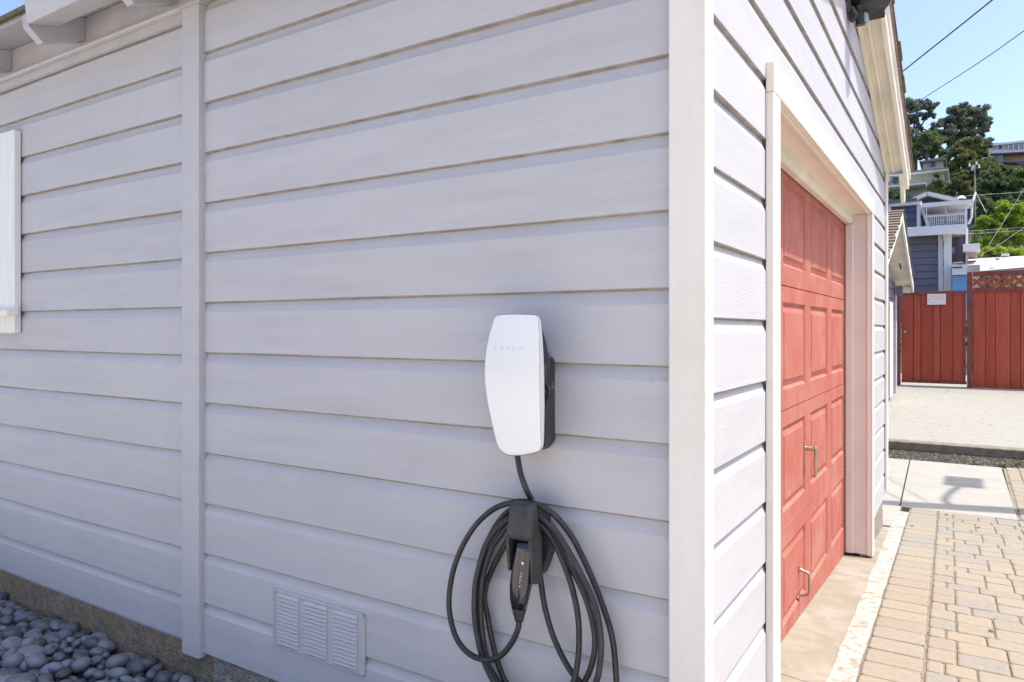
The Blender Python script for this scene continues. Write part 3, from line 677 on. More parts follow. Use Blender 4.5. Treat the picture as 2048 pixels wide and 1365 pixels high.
# cable: one continuous coiled line given as photo-plane points at a distance from the wall
cb=thing('charging_cable','black charging cable coiled in hanging loops with plug in the holder','cable',(-.40,-.06,-.75))
def Z7(x,y,Y): return P(860+x/3.2125,940+y/3.2125,Y)
path=[P(1034,900,-.075),P(1036,920,-.076),P(1042,950,-.080),P(1052,978,-.072)]
path+=[Z7(650,195,-.052),Z7(640,250,-.045)]
# down left H
path+=[Z7(520,420,-.035),Z7(400,640,-.028),Z7(350,800,-.026),Z7(372,950,-.026),Z7(400,1100,-.026),Z7(440,1250,-.028),Z7(500,1380,-.03),Z7(640,1500,-.035)]
# up right E
path+=[Z7(860,1500,-.04),Z7(975,1400,-.042),Z7(905,1295,-.045),Z7(845,1190,-.045),Z7(785,1050,-.045),Z7(738,880,-.043),Z7(710,700,-.040),Z7(690,520,-.038),Z7(650,330,-.048)]
# down left G
path+=[Z7(560,290,-.055),Z7(490,370,-.052),Z7(400,500,-.048),Z7(350,640,-.046),Z7(328,780,-.046),Z7(328,950,-.046),Z7(342,1100,-.048),Z7(378,1260,-.05),Z7(435,1375,-.052),Z7(600,1530,-.055)]
# up right D
path+=[Z7(800,1500,-.06),Z7(905,1400,-.062),Z7(945,1260,-.062),Z7(958,1100,-.06),Z7(948,920,-.058),Z7(908,740,-.056),Z7(850,580,-.056),Z7(780,430,-.060),Z7(700,345,-.066),Z7(610,330,-.068)]
# down left F
path+=[Z7(525,315,-.066),Z7(440,372,-.060),Z7(365,480,-.056),Z7(315,620,-.056),Z7(288,760,-.058),Z7(287,950,-.060),Z7(318,1140,-.064),Z7(372,1290,-.068),Z7(440,1400,-.07),Z7(620,1580,-.07)]
# up right C
path+=[Z7(900,1560,-.07),Z7(1050,1400,-.07),Z7(1093,1240,-.068),Z7(1096,1060,-.066),Z7(1060,870,-.064),Z7(985,700,-.064),Z7(905,550,-.066),Z7(810,400,-.070),Z7(700,300,-.066),Z7(610,260,-.058)]
# down left, hidden pair of F
path+=[Z7(500,315,-.045),Z7(420,385,-.040),Z7(350,500,-.038),Z7(318,640,-.038),Z7(306,780,-.038),Z7(308,950,-.040),Z7(340,1160,-.042),Z7(400,1300,-.042),Z7(520,1440,-.042),Z7(760,1560,-.045)]
# up right X
path+=[Z7(920,1450,-.048),Z7(1005,1340,-.050),Z7(1052,1200,-.050),Z7(1058,1060,-.048),Z7(1020,880,-.046),Z7(955,720,-.044),Z7(880,590,-.044),Z7(790,420,-.044),Z7(700,310,-.044),Z7(610,235,-.040)]
# down left outermost again, hidden behind C on the right: loop to B
path+=[Z7(500,270,-.030),Z7(400,400,-.024),Z7(330,600,-.020),Z7(300,800,-.018),Z7(300,1000,-.018),Z7(350,1200,-.018),Z7(480,1420,-.020),Z7(760,1660,-.025),Z7(1060,1640,-.03)]
path+=[Z7(1185,1440,-.035),Z7(1190,1240,-.036),Z7(1165,1050,-.036),Z7(1112,880,-.036),Z7(1050,715,-.036),Z7(980,560,-.036),Z7(905,420,-.038),Z7(800,292,-.046),Z7(690,226,-.056),Z7(610,205,-.064)]
# A round to the plug
path+=[Z7(530,210,-.068),Z7(410,252,-.066),Z7(290,360,-.062),Z7(195,520,-.060),Z7(138,700,-.062),Z7(123,890,-.066),Z7(165,1070,-.074),Z7(250,1180,-.082),Z7(365,1222,-.088),Z7(460,1190,-.092),Z7(532,1100,-.096),Z7(566,1020,-.098),Z7(573,965,-.099)]
cab=MB().tube(catmull(path,9),.0074,12).build('cable_sheath',M['rubber'],cb,smooth=True)
# plug
plug=thing('plug',None,None,(0,0,0)); plug.parent=cb; plug.location=Vector((-.41,-.1,-.62))-cb.location
prof=[(612,455,.029,.026),(608,500,.032,.030),(602,560,.036,.034),(590,660,.041,.038),(582,750,.043,.040),(575,830,.037,.036),(573,885,.030,.030),(573,908,.0265,.0265),(573,912,.0255,.0255),(573,950,.019,.019),(573,972,.017,.017)]
def psec(x,y,w_,d_,yc,n=20):
    c0=Z7(x,y,yc); out=[]
    for k in range(n):
        a=2*math.pi*k/n; cc,ss=math.cos(a),math.sin(a)
        out.append(c0+Vector((math.copysign(abs(cc)**.75,cc)*w_/2*1.28,math.copysign(abs(ss)**.75,ss)*d_/2,0)))
    return out
MB().rings([psec(*p,-.100-.004*(i<7)) for i,p in enumerate(prof[:7])]).build('plug_body',M['blackgl'],plug,smooth=True)
MB().rings([psec(*p,-.100) for p in prof[6:]]).build('strain_relief',M['rubber'],plug,smooth=True)
# glossy front inlay
mb=MB(); rs=[]
for i,(x,y,w_,d_) in enumerate([(606,520,.024,0),(602,560,.027,0),(591,660,.030,0),(583,740,.030,0),(577,810,.024,0),(574,850,.010,0)]):
    dd=[.031,.034,.038,.040,.038,.034][i]; c0=Z7(x,y,-.104-dd/2); rs.append([c0+Vector((k*w_/2,-.0012+.0055*k*k*(w_/.024),0)) for k in (-1,-.5,0,.5,1)])
vs=[p for r in rs for p in r]; mb.raw(vs,[(k*5+i,k*5+i+1,(k+1)*5+i+1,(k+1)*5+i) for k in range(5) for i in range(4)]); mb.build('gloss_inlay',M['blackgl'],plug,smooth=True)
c0=Z7(596,600,-.1245); MB().tube([c0,c0+Vector((0,-.0012,0))],.0034,14).build('charge_button',M['whiteprint'],plug)
top=Z7(590,660,-.1262); bot=Z7(574,790,-.1255); dn=(bot-top).normalized()
letters('TESLA',top+Vector((-.0035,-.0006,0)),dn,Vector((1,0,0)),.0042,.0042,.0040,plug,M['whiteprint'])

# ------------------------------------------------------------------ security light on the gable
sc_=thing('security_light','black motion sensor light under the white gable rake above the garage door','light',(0,2.35,1.62))
yc,zc=2.39,1.645
MB().tube([(.002,yc-.02,zc),(.022,yc-.02,zc)],[.075,.07],24).build('back_plate',M['blackp'],sc_,smooth=False)
bm=bmesh.new(); bmesh.ops.create_uvsphere(bm,u_segments=20,v_segments=12,radius=.085,matrix=Matrix.Translation((.105,yc+.02,zc+.012))@Matrix.Diagonal((1.1,.9,1,1)))
me=bpy.data.meshes.new('lamp_dome'); bm.to_mesh(me); bm.free(); me.materials.append(M['blackp']); me.transform(Matrix.Translation(-sc_.location)); me.polygons.foreach_set('use_smooth',[True]*len(me.polygons))
o=bpy.data.objects.new('lamp_dome',me); C.objects.link(o); o.parent=sc_
MB().tube([(.055,yc,zc-.05),(.058,yc+.005,zc-.115)],.0235,16).build('sensor_sleeve',M['blackp'],sc_)
MB().tube([(.078,yc+.005,zc-.05),(.080,yc+.008,zc-.108)],.018,16).build('sensor_eye',M['galv'],sc_)
MB().prism([(.045,yc-.05,zc-.03),(.045,yc+.12,zc-.035),(.045,yc+.02,zc-.10)],(.12,.02,.01)).build('lamp_hood',M['blackgl'],sc_,bevel=.004)
MB().tube([(.02,yc-.04,zc-.04),(.045,yc-.05,zc-.085),(.02,yc-.03,zc-.095)],.017,8).build('bracket',M['blackp'],sc_)

# ------------------------------------------------------------------ neighbour garage
ng=thing('neighbor_garage','small garage with brown shingle roof and deep cream rake overhang beside the gate','garage',(-2,10.7,-1.1))
NR=10.76; NX=-.30; NWX=-.58; NH=2.74
def NU(y): return 1.765-.365*abs(y-NR)
mb=MB(); mb.box((-5,8.3,-1.5),(NWX-.02,13.2,.78)); mb.prism([(-5,8.3,.78),(-5,13.2,.78),(-5,NR,1.66)],(5+NWX-.02,0,0)); mb.build('wall',M['eave'],ng)
for i in range(13):
    z0=-1.12+i*.165; 
    if z0<.72: MB().prism([(NWX-.019,8.3,z0),(NWX+.006,8.3,z0+.003),(NWX-.006,8.3,z0+.16),(NWX-.019,8.3,z0+.16)],(0,4.9,0)).build('siding_board',M['mauvesid'],ng)
MB().box((NWX+.008,11.75,-1.13),(NWX+.028,12.35,.45)).build('door_casing',M['farwhite'],ng)
MB().box((NWX-.03,13.12,-1.14),(NWX+.022,13.23,.75)).build('corner_board',M['farwhite'],ng)
for s_ in (-1,1):
    e=NR+s_*NH
    q=[(-5,NR,NU(NR)),(-5,e,NU(e)),(-5,e,NU(e)+.03),(-5,NR,NU(NR)+.03)]
    MB().prism(q,(5+NX-.03,0,0)).build('roof_deck',M['cream'],ng)
    q=[(NX-.028,NR,NU(NR)-.12),(NX-.028,e,NU(e)-.10),(NX-.028,e,NU(e)+.028),(NX-.028,NR,NU(NR)+.028)]
    MB().prism(q,(.026,0,0)).build('barge_board',M['farwhite'],ng)
    n_=18
    for i in range(n_):
        a_=NR+s_*(NH+.04)*(i+1)/n_; b_=NR+s_*(NH+.04)*max(0,i-.1)/n_
        q=[(-5,a_,NU(a_)+.032),(-5,b_,NU(b_)+.032),(-5,b_,NU(b_)+.040),(-5,a_,NU(a_)+.060)]
        MB().prism(q,(5+NX+random.uniform(.0,.03),0,0)).build('shingle_course',M['shingle'],ng)
MB().box((-4.9,13.40,.66),(NX-.04,13.47,.76)).build('fascia_board',M['cream'],ng)
MB().tube(catmull([(-.42,12.0,1.05),(-.44,12.15,1.10),(-.43,12.3,1.02)],4),.012,6).build('cable_hook',M['blackp'],ng)
MB().box((NWX+.03,12.97,.60),(NWX+.13,13.08,.76)).build('wall_lamp_box',M['mauvesid'],ng)

# ------------------------------------------------------------------ gate and fence
GY=14.4
def gx(u): return P(u,658,GY).x
def gz(u,v): return P(u,v,GY).z
gt=thing('wooden_gate','dark red board gate with small white sign beside the neighbor garage','gate',(0,GY,-1.1))
x0,x1=gx(1803),gx(1933.2); zt=gz(1867,588); zb=gz(1867,767)
bx=[1803,1827,1842,1866,1881,1906,1932.2]
for a_,b_ in zip(bx[:-1],bx[1:]):
    MB().box((gx(a_)+.005,GY-.02+random.uniform(-.003,.003),zb+.02),(gx(b_)-.006,GY,zt-.01)).build('gate_board',M['redwood'],gt,bevel=.003)
MB().box((x0+.02,GY+.001,zb+.03),(x1-.02,GY+.012,zt-.01)).build('gate_backing',M['redframe'],gt)
MB().box((x0,GY-.045,zt-.005),(x1,GY+.01,zt+.045)).build('gate_rail',M['redframe'],gt)
MB().box((x0,GY-.04,zb),(x1,GY-.021,zb+.06)).build('gate_rail',M['redframe'],gt)
MB().box((gx(1926),GY-.035,zb+.02),(gx(1931),GY-.021,zt-.006)).build('gate_stile',M['redframe'],gt)
c0=P(1810,664,GY-.04); MB().tube([c0+Vector((0,.03,0)),c0+Vector((0,-.012,0))],[.032,.024],16).build('lock_knob',M['galv'],gt)
gp=MB().box((gx(1793)-.02,GY-.05,-1.16),(gx(1801),GY+.05,gz(1797,566))); gp.build('gate_post',M['redframe'],cat='post',label='dark red post between the neighbor garage and the board gate')
sg=thing('gate_sign','white rectangular sign with faded red text on the red gate','sign',(gx(1873),GY-.05,gz(1873,599)))
MB().box((gx(1854.5),GY-.052,gz(1873,610)),(gx(1892),GY-.046,gz(1873,588.5))).build('sign_plate',M['sign'],sg,bevel=.004)
mb=MB()
for r_,(v_,n_) in enumerate(((593,11),(597.5,8))):
    for i in range(n_):
        ua=1860+i*(26/n_)+(0 if r_==0 else 2); mb.box((gx(ua),GY-.0545,gz(1873,v_+1)),(gx(ua+26/n_*.6),GY-.0522,gz(1873,v_-.6)))
mb.build('sign_print',M['signink'],sg)
for u_ in (1858,1888): c0=P(u_,599.5,GY-.053); MB().tube([c0,c0+Vector((0,-.004,0))],.008,8).build('screw',M['blackp'],sg)
fn=thing('board_fence','tall dark red board fence with lattice top right of the gate','fence',(1.1,GY,-1.15))
MB().box((gx(1934),GY-.06,-1.19),(gx(1945),GY+.05,gz(1940,545))).build('fence_post',M['redframe'],fn,bevel=.004)
FXR=3.4; pf=lambda u:gx(u)
zt2=gz(1990,581); zb2=-1.165
xx=gx(1945.4); i=0; ws=[.205,.155,.235,.155,.16,.21]
while xx<FXR:
    wd_=ws[i%6]*.98; MB().box((xx+.003,GY-.02+random.uniform(-.004,.004),zb2),(xx+wd_-.004,GY,zt2+.01)).build('fence_board',M['redwood'],fn,bevel=.003); xx+=wd_; i+=1
MB().box((gx(1946),GY-.035,zt2-.03),(FXR,GY+.01,zt2+.055)).build('fence_rail',M['redframe'],fn)
MB().box((gx(1945.2),GY+.001,zb2),(FXR,GY+.012,zt2)).build('fence_backing',M['redframe'],fn)
zl0=zt2+.056; zl1=gz(1990,552)
MB().box((gx(1946),GY-.035,zl1),(FXR,GY+.01,zl1+.085)).build('fence_rail',M['redframe'],fn)
MB().box((gx(1946),GY-.038,zb2-.03),(FXR,GY-.0205,zb2+.06)).build('fence_rail',M['redframe'],fn)
H_=zl1-zl0; p_=.163; n_=0
x=gx(1946)-H_
while x<FXR:
    for dr_ in (1,-1):
        a0=x if dr_==1 else x+H_; a1=x+H_ if dr_==1 else x
        # clip to the frame
        xl=gx(1946); p0=Vector((a0,GY-.012-.006*dr_,zl0)); p1=Vector((a1,GY-.012-.006*dr_,zl1))
        if max(a0,a1)<xl+.02: continue
        if min(a0,a1)<xl:
            t=(xl-a0)/(a1-a0); q=p0.lerp(p1,t)
            if a0<xl: p0=q
            else: p1=q
        MB().bar(p0,p1,.050,.008,0,up=(0,1,0)).build('lattice_slat',M['redwood'],fn)
    x+=p_
for k,(u_) in enumerate((0,)): pass

# ------------------------------------------------------------------ blue house behind the fence
BY=20.0
def bx_(u,Y=BY): return P(u,658,Y).x
def bz_(u,v,Y=BY): return P(u,v,Y).z
bh=thing('blue_house','dark blue two storey house with white balcony rail behind the fence','house',(0,BY,-1.2))
def rect(u0,v0,u1,v1,Y,dep,name,m,parent=bh,**k):
    um=(u0+u1)/2; return MB().box((bx_(u0,Y),Y,bz_(um,v1,Y)),(bx_(u1,Y),Y+dep,bz_(um,v0,Y))).build(name,m,parent,**k)
rect(1790,452,1876,640,BY+.05,2.5,'lower_wall',M['mauvesid'])
z=bz_(1845,640); 
while z<bz_(1845,462):
    MB().prism([(bx_(1790),BY+.05,z),(bx_(1790),BY+.0,z+.004),(bx_(1790),BY+.02,z+.176),(bx_(1790),BY+.05,z+.176)],(bx_(1876)-bx_(1790),0,0)).build('siding_board',M['mauvesid'],bh); z+=.18
rect(1876.5,463,1886,600,BY-.06,.25,'white_post',M['farwhite']); rect(1876,463,1885.5,484,BY-.10,.3,'post_capital',M['farwhite'])
rect(1888,463,1903,600,BY-.16,.3,'white_post',M['farwhite']); rect(1886.5,463,1898,482,BY-.24,.2,'post_capital',M['farwhite'])
rect(1903.5,455,1936,600,BY+.9,1.6,'recess_wall',M['mauvesid'])
rect(1812,454,1929,470,BY-.55,.08,'deck_fascia',M['farwhite'])
MB().box((bx_(1812),BY-.47,bz_(1870,469)),(bx_(1926),BY+.86,bz_(1870,469)+.03)).build('deck_soffit',M['cream'],bh)
MB().box((bx_(1926.2),BY-.47,bz_(1870,470)),(bx_(1929.4),BY+1.0,bz_(1870,456))).build('deck_fascia',M['farwhite'],bh)
MB().box((bx_(1812),BY-.46,bz_(1870,468)+.031),(bx_(1926),BY+3.2,bz_(1870,456))).build('deck_floor',M['farwhite'],bh)
# upper left block
rect(1782,412,1835,456,BY+.05,2.5,'upper_wall',M['bluesid'])
for i in range(4):
    z=bz_(1808,455)+i*.19; MB().prism([(bx_(1782),BY+.05,z),(bx_(1782),BY+.0,z+.004),(bx_(1782),BY+.02,z+.186),(bx_(1782),BY+.05,z+.186)],(bx_(1834)-bx_(1782),0,0)).build('siding_board',M['bluesid'],bh)
rect(1779,405,1842,411,BY-.12,2.8,'roof_trim',M['farwhite']); rect(1779,403.5,1843,405,BY-.16,2.9,'roof_edge',M['tanroof'])
rect(1833.5,411.2,1841,457,BY-.03,.1,'corner_board',M['farwhite']); rect(1778,411.2,1782,440,BY-.03,.1,'corner_board',M['farwhite'])
# stair parapet descending to the balcony
MB().bar(P(1842,411,BY),P(1857,455,BY),.10,.07).build('stair_rail',M['farwhite'],bh); 
for k_ in range(4): MB().bar(P(1842,420+k_*9,BY+.05),P(1845+k_*1.3,456,BY+.05),.05,.03).build('stair_slat',M['farwhite'],bh)
# porch behind the balcony
PY=BY+1.6
rect(1843,405,1934,470,PY,.2,'porch_wall',M['navy'])
rect(1843,403,1947,411,BY-.5,1.9,'porch_roof',M['farwhite']); 
for (a_,b_) in ((1873,1889),(1891,1914),(1917,1930)):
    f_=rect(a_,416,b_,441,PY-.04,.03,'window_frame',M['farwhite']); rect(a_+1.3,419,b_-1.3,440,PY-.05,.008,'window_pane',M['glass' if a_!=1891 else 'curtain'])
for u_ in (1852,1891): rect(u_,411,u_+1.8,455,BY-.42,.06,'porch_post',M['farwhite'])
rect(1930,411,1934.5,456,BY-.45,.1,'porch_post',M['farwhite'])
rect(1853,430,1930,432,BY-.44,.05,'rail_top',M['farwhite']); rect(1853,452.5,1930,454.5,BY-.43,.04,'rail_bottom',M['farwhite'])
bw=bx_(1855.2)-bx_(1853.6); bme=MB().box((0,0,0),(bw,.03,bz_(1890,432)-bz_(1890,453))).mesh('baluster',M['farwhite'])
for i in range(21): inst('baluster',bme,bh,(bx_(1853.5+i*3.72,BY-.42),BY-.42,bz_(1890,453)))
# gable above
g0,g1,g2=P(1826,406,24),P(1855,392.5,24),P(1910,406,24)
MB().prism([g0,g1,g2],(0,3,0)).build('gable_wall',M['navy'],bh)
MB().bar(g0+Vector((-.2,-.1,-.02)),g1+Vector((0,-.1,.04)),.3,.10).build('gable_trim',M['farwhite'],bh); MB().bar(g1+Vector((0,-.1,.04)),g2+Vector((.2,-.1,-.02)),.3,.10).build('gable_trim',M['farwhite'],bh)
MB().bar(g0+Vector((-.2,1.4,.05)),g1+Vector((0,1.4,.12)),3,.05).build('gable_roof',M['tanroof'],bh); MB().bar(g1+Vector((0,1.4,.12)),g2+Vector((.2,1.4,.05)),3,.05).build('gable_roof',M['tanroof'],bh)
# right side slim wall
rect(1931,456,1936.5,548,BY+.35,.1,'corner_board',M['farwhite']); rect(1927,470,1931,548,BY+.4,.3,'side_wall',M['navy']); rect(1934.6,414,1945,452,BY+.4,.3,'side_wall',M['navy'])
MB().tube([P(1944,412,BY),P(1943,435,BY),P(1937,448,BY+.1)],.03,8).build('downspout',M['farwhite'],bh)
mb=MB(); c0=P(1905,500,BY+.7); mb.tube([c0+Vector((0,0,-.1)),c0+Vector((0,0,.06))],[.05,.06],10); mb.build('wall_lantern',M['galv'],bh)
rect(1926,487.5,1960,501.5,BY-.2,.9,'bay_box',M['farwhite']); rect(1936,502,1956,514,BY+.3,.7,'bay_wall',M['beige'])
MB().tube([P(1922.7,410,BY+2),P(1922.7,398,BY+2)],.06,10).build('vent_pipe',M['mauveu'],bh); c0=P(1922.7,398,BY+2); MB().tube([c0,c0+Vector((0,0,.08))],[.13,.05],10).build('vent_cap',M['farwhite'],bh)
# low garage with pale roof and light blue door
lg=thing('low_garage','low building with light blue boards and pale sloping roof behind the lattice','garage',(2,18.5,-1.2))
LY=17.6
rect(1904,531,1960,640,LY,3,'wall',M['beige'],lg)
for i in range(7): rect(1905,552+i*9,1936,560.7+i*9,LY-.05,.04,'blue_board',M['sky_blue'],lg)
rect(1904,530,1934,550,LY-.10,.09,'white_band',M['farwhite'],lg); rect(1905,534,1924,536.5,LY-.115,.012,'vent_slot',M['blackp'],lg)
a=P(1905,547,LY); b_=P(2120,547-18,LY); c_=P(2120,508,22); d=P(1905,520,22)
MB().prism([a,b_,c_,d],(0,.02,-.06)).build('roof',M['paleroof'],lg)
rect(2003,507,2019,513,21.8,.3,'roof_vent',M['farwhite'],lg)
for (u_,v_,Y_) in ((1943,540,18.0),(1984,541,18.0),(1995,521,20.5)):
    c0=P(u_,v_,Y_); MB().tube([c0-Vector((0,0,.12)),c0+Vector((0,0,.03)),c0+Vector((0,0,.05))],[.035,.035,.06],8).build('vent_pipe',M['galv'],lg)
    MB().box((c0.x-.1,Y_-.08,c0.z-.16),(c0.x+.1,Y_+.1,c0.z-.10)).build('vent_flashing',M['farwhite'],lg)

# ------------------------------------------------------------------ hillside houses
def hrect(u0,v0,u1,v1,Y,dep,name,m,parent,**k): return rect(u0,v0,u1,v1,Y,dep,name,m,parent,**k)
h1=thing('hillside_house','beige hillside house with wide flat roof and balcony among trees, lower of two','house',tuple(P(1850,370,70)))
hrect(1778,346,1888,372,70,8,'wall',M['beige'],h1); hrect(1785,340,1897,344.5,69.2,9,'roof',M['tanroof'],h1); hrect(1785,344.5,1897,346,69.1,9,'roof_edge',M['farwhite'],h1)
hrect(1776,368.5,1852,372,67.5,2.5,'balcony_deck',M['farwhite'],h1); hrect(1776,362,1802,363,67.6,.1,'balcony_rail',M['blackp'],h1)
for u_ in range(1776,1802,3): hrect(u_,363.2,u_+.5,368.3,67.6,.1,'rail_post',M['blackp'],h1)
hrect(1786,352,1796,367,69.9,.05,'window',M['glass'],h1); hrect(1776,372.2,1852,400,69,4,'lower_wall',M['beige'],h1); hrect(1828,376,1834,384,68.9,.05,'window',M['curtain'],h1); hrect(1814,376,1820,384,68.9,.05,'window',M['curtain'],h1)
h2=thing('hillside_house','cream hillside house with small blue shuttered window and pitched roof, upper of two','house',tuple(P(1860,340,82)))
hrect(1846,322,1886,342,82,8,'wall',M['beige'],h2); MB().prism([P(1838,323,81.5),P(1884,314,81.5),P(1892,316,81.5),P(1892,319,81.5),P(1846,325,81.5)],(0,9,0)).build('roof',M['tanroof'],h2)
hrect(1862,325,1870,334,81.9,.05,'window',M['glass'],h2); hrect(1857,325,1861.5,334,81.9,.05,'shutter',M['sky_blue'],h2)
h3=thing('hilltop_building','white hilltop building with long row of glass panes','building',tuple(P(2010,300,115)))
hrect(1978,281,2130,306,115,10,'wall',M['farwhite'],h3); hrect(1976,280,2132,284,114.6,11,'roof_edge',M['farwhite'],h3)
for i in range(13):
    u_=1986+i*10.5; hrect(u_,286,u_+8.5,298,114.9,.05,'pane',M['glass' if i in (1,) else 'curtain'],h3); hrect(u_+8.6,284.5,u_+10.4,299,114.8,.1,'mullion',M['farwhite'],h3)
hrect(1978,299,2130,306,113.5,.2,'balustrade',M['farwhite'],h3)
h4=thing('hillside_house','peach stucco hillside house with tan tile roof below the glass building','house',tuple(P(2020,330,98)))
hrect(1995,303,2120,335,98,8,'wall',M['peach'],h4); hrect(1982,309,2006,336,97,6,'white_wing',M['curtain'],h4); hrect(1990,312,1994,324,96.9,.05,'window',M['glass'],h4)
MB().prism([P(1980,307,96.5),P(2130,299,96.5),P(2130,300.5,96.5),P(1980,308.7,96.5)],(0,8,0)).build('roof',M['tanroof'],h4); MB().prism([P(2000,324,96),P(2130,318,96),P(2130,324,96),P(2030,326,96)],(0,1.5,0)).build('lower_roof',M['tanroof'],h4)
hrect(2036,323,2048,330,95.8,.1,'window',M['glass'],h4); hrect(2060,323,2072,330,95.8,.1,'window',M['glass'],h4)

# ------------------------------------------------------------------ trees
def tree(name,label,cat,u,vb,s,blobs,leaf,n,m,vtr=None,group=None,tr=.25,flat=1.0,seed=0):
    """blobs: (u, v, ru, rv) in photo pixels at distance s"""
    rg=random.Random(seed+int(u*7)); base=PS(u,vb,s); base.z=min(base.z,hill(base.x,base.y)+.3)
    t=thing(name,label,cat,base,group); px=s/FPX
    right=Vector((CT,ST,0)); fw=Vector((-ST,CT,0))
    mbt=MB(); bl=[]
    for (bu,bv,ru,rv) in blobs: bl.append((PS(bu,bv,s)+fw*rg.uniform(-.5,.5)*ru*px,ru*px,rv*px))
    top=max(bl,key=lambda q:q[0].z)[0]; mid=sum((q[0] for q in bl),Vector())/len(bl)
    trunk=[base+Vector((0,0,-.5)),base.lerp(mid,.5)+right*rg.uniform(-.3,.3),mid,mid.lerp(top,.8)]
    tp=catmull(trunk,4); mbt.tube(tp,[tr*(1-.75*i/(len(tp)-1)) for i in range(len(tp))],8)
    for c_,a_,b2 in bl:
        st=tp[rg.randrange(len(tp)//2,len(tp))]; k=st.lerp(c_,.5)+Vector((0,0,-.15*a_)); pp=catmull([st,k,c_],3); mbt.tube(pp,[tr*.35*(1-.8*i/(len(pp)-1)) for i in range(len(pp))],5)
    mbt.build('trunk',M['bark'],t,smooth=True)
    vs=[];fs=[]; tot=sum(a_*b2 for _,a_,b2 in bl)
    cl=[]
    for c_,a_,b2 in bl:
        k=max(6,int(40*(a_*b2/tot)*len(bl)/3)+5)
        for _ in range(k):
            d=Vector((rg.gauss(0,1),rg.gauss(0,1),rg.gauss(0,1))).normalized()*rg.uniform(.25,1.1); cl.append((c_+Vector((d.x*a_,d.y*a_,d.z*b2)),max(.12,(a_+b2)/2*rg.uniform(.20,.55))))
    for _ in range(n):
        c_,r_=rg.choice(cl); d=Vector((rg.gauss(0,1),rg.gauss(0,1),rg.gauss(0,1))).normalized()*r_*(rg.random()**.6)*1.15; p=c_+Vector((d.x,d.y,d.z*.7*flat))
        q=Vector((rg.gauss(0,1),rg.gauss(0,1),rg.gauss(0,.6)+.5)).normalized(); e=q.orthogonal().normalized(); e=Matrix.Rotation(rg.uniform(0,6.28),3,q)@e; f_=q.cross(e); l=leaf*rg.uniform(.5,1.3)
        b0=len(vs); vs+=[p-e*l,p+f_*l*.4,p+e*l,p-f_*l*.4]; fs.append((b0,b0+1,b0+2,b0+3))
    mb=MB(); mb.v=vs; mb.f=fs; mb.m=[0]*len(fs)
    me=bpy.data.meshes.new('crown'); me.from_pydata([tuple(v_-base) for v_ in vs],[],fs); me.materials.append(m); o=bpy.data.objects.new('crown',me); C.objects.link(o); o.parent=t
    return t
L_=.16
tree('pine_tree','tall dark pine with bare grey trunk behind the garage roof edge','tree',1828,345,95,
 [(1810,215,22,12),(1838,208,22,11),(1860,214,14,10),(1800,232,16,9),(1852,232,18,8),(1824,240,20,8),(1805,268,22,14),(1835,255,10,6),(1838,285,26,15),(1812,300,24,14),(1860,280,22,12),(1870,262,14,8),(1852,308,22,12)],.15,42000,M['lpine'],tr=.42,seed=1)
tree('cypress_tree','broad dark cypress against the sky behind the olive bushy tree','tree',1928,330,92,
 [(1905,225,16,11),(1925,216,18,10),(1950,222,20,10),(1966,240,14,12),(1940,240,24,12),(1912,246,22,10),(1890,238,14,8),(1880,250,16,8),(1965,262,14,10),(1945,266,22,10),(1900,265,24,12),(1882,280,20,14),(1915,285,22,14),(1972,250,12,8),(1935,290,20,12),(1965,285,16,8),(1895,305,20,14)],.15,60000,M['lpine'],tr=.30,seed=2)
tree('pine_tree','yellow green lit pine lower branches above the cream house','tree',1860,345,88,
 [(1845,275,18,8),(1865,286,20,8),(1850,298,22,8),(1872,300,14,8),(1835,290,14,7),(1858,268,12,6)],.15,5000,M['lmid'],tr=.3,seed=3)
tree('bushy_tree','large olive green bushy tree in front of the cypress','tree',1932,400,78,
 [(1915,300,20,16),(1940,292,20,16),(1962,305,18,18),(1925,325,26,22),(1955,330,26,22),(1905,325,18,18),(1980,330,14,20),(1912,350,22,18),(1945,355,28,18),(1975,355,20,18),(1893,335,12,14)],.14,50000,M['lolive'],tr=.3,seed=4)
tree('bushy_tree','small conifer beside the beige hillside house','tree',1880,400,60,
 [(1876,352,8,8),(1878,368,13,10),(1872,385,18,10),(1888,388,14,10),(1862,390,10,8)],.10,6000,M['lmid'],tr=.15,seed=5)
tree('bushy_tree','reddish olive shrub left of the utility pole','tree',1915,405,58,
 [(1915,360,12,10),(1925,375,16,14),(1905,378,14,12),(1935,390,14,12),(1900,392,12,10),(1927,350,8,8)],.10,8000,M['lolive'],tr=.15,seed=6)
tree('bushy_tree','dense green shrub under the beige house balcony','tree',1795,410,56,
 [(1790,385,14,10),(1802,392,12,10),(1780,392,12,10),(1815,398,12,8),(1835,398,14,8)],.10,6000,M['ldark'],tr=.12,seed=7)
tree('leafy_tree','dark green leafy tree right of the utility pole','tree',1990,420,66,
 [(1985,350,18,14),(2000,335,16,12),(1970,370,18,14),(1995,375,22,16),(2018,362,18,16),(2030,345,14,10),(1968,395,18,14),(2000,400,24,14),(2035,380,18,18)],.10,30000,M['ldark'],tr=.3,seed=8)
tree('leafy_tree','mid green leafy tree at the right under the peach house','tree',2050,420,62,
 [(2048,345,16,14),(2068,350,20,16),(2045,370,18,14),(2080,375,22,18),(2060,395,24,14),(2030,395,14,12),(2100,380,20,20),(2110,350,20,16)],.10,26000,M['lmid'],tr=.3,seed=9)
tree('leafy_tree','shaded dark tree behind the bright lime tree','tree',1975,480,45,
 [(1955,405,14,14),(1975,410,18,14),(1995,415,18,14),(1960,430,18,16),(1985,440,20,16),(1950,450,12,20),(2015,410,18,12),(2040,412,18,12)],.10,15000,M['ldark'],tr=.2,seed=10)
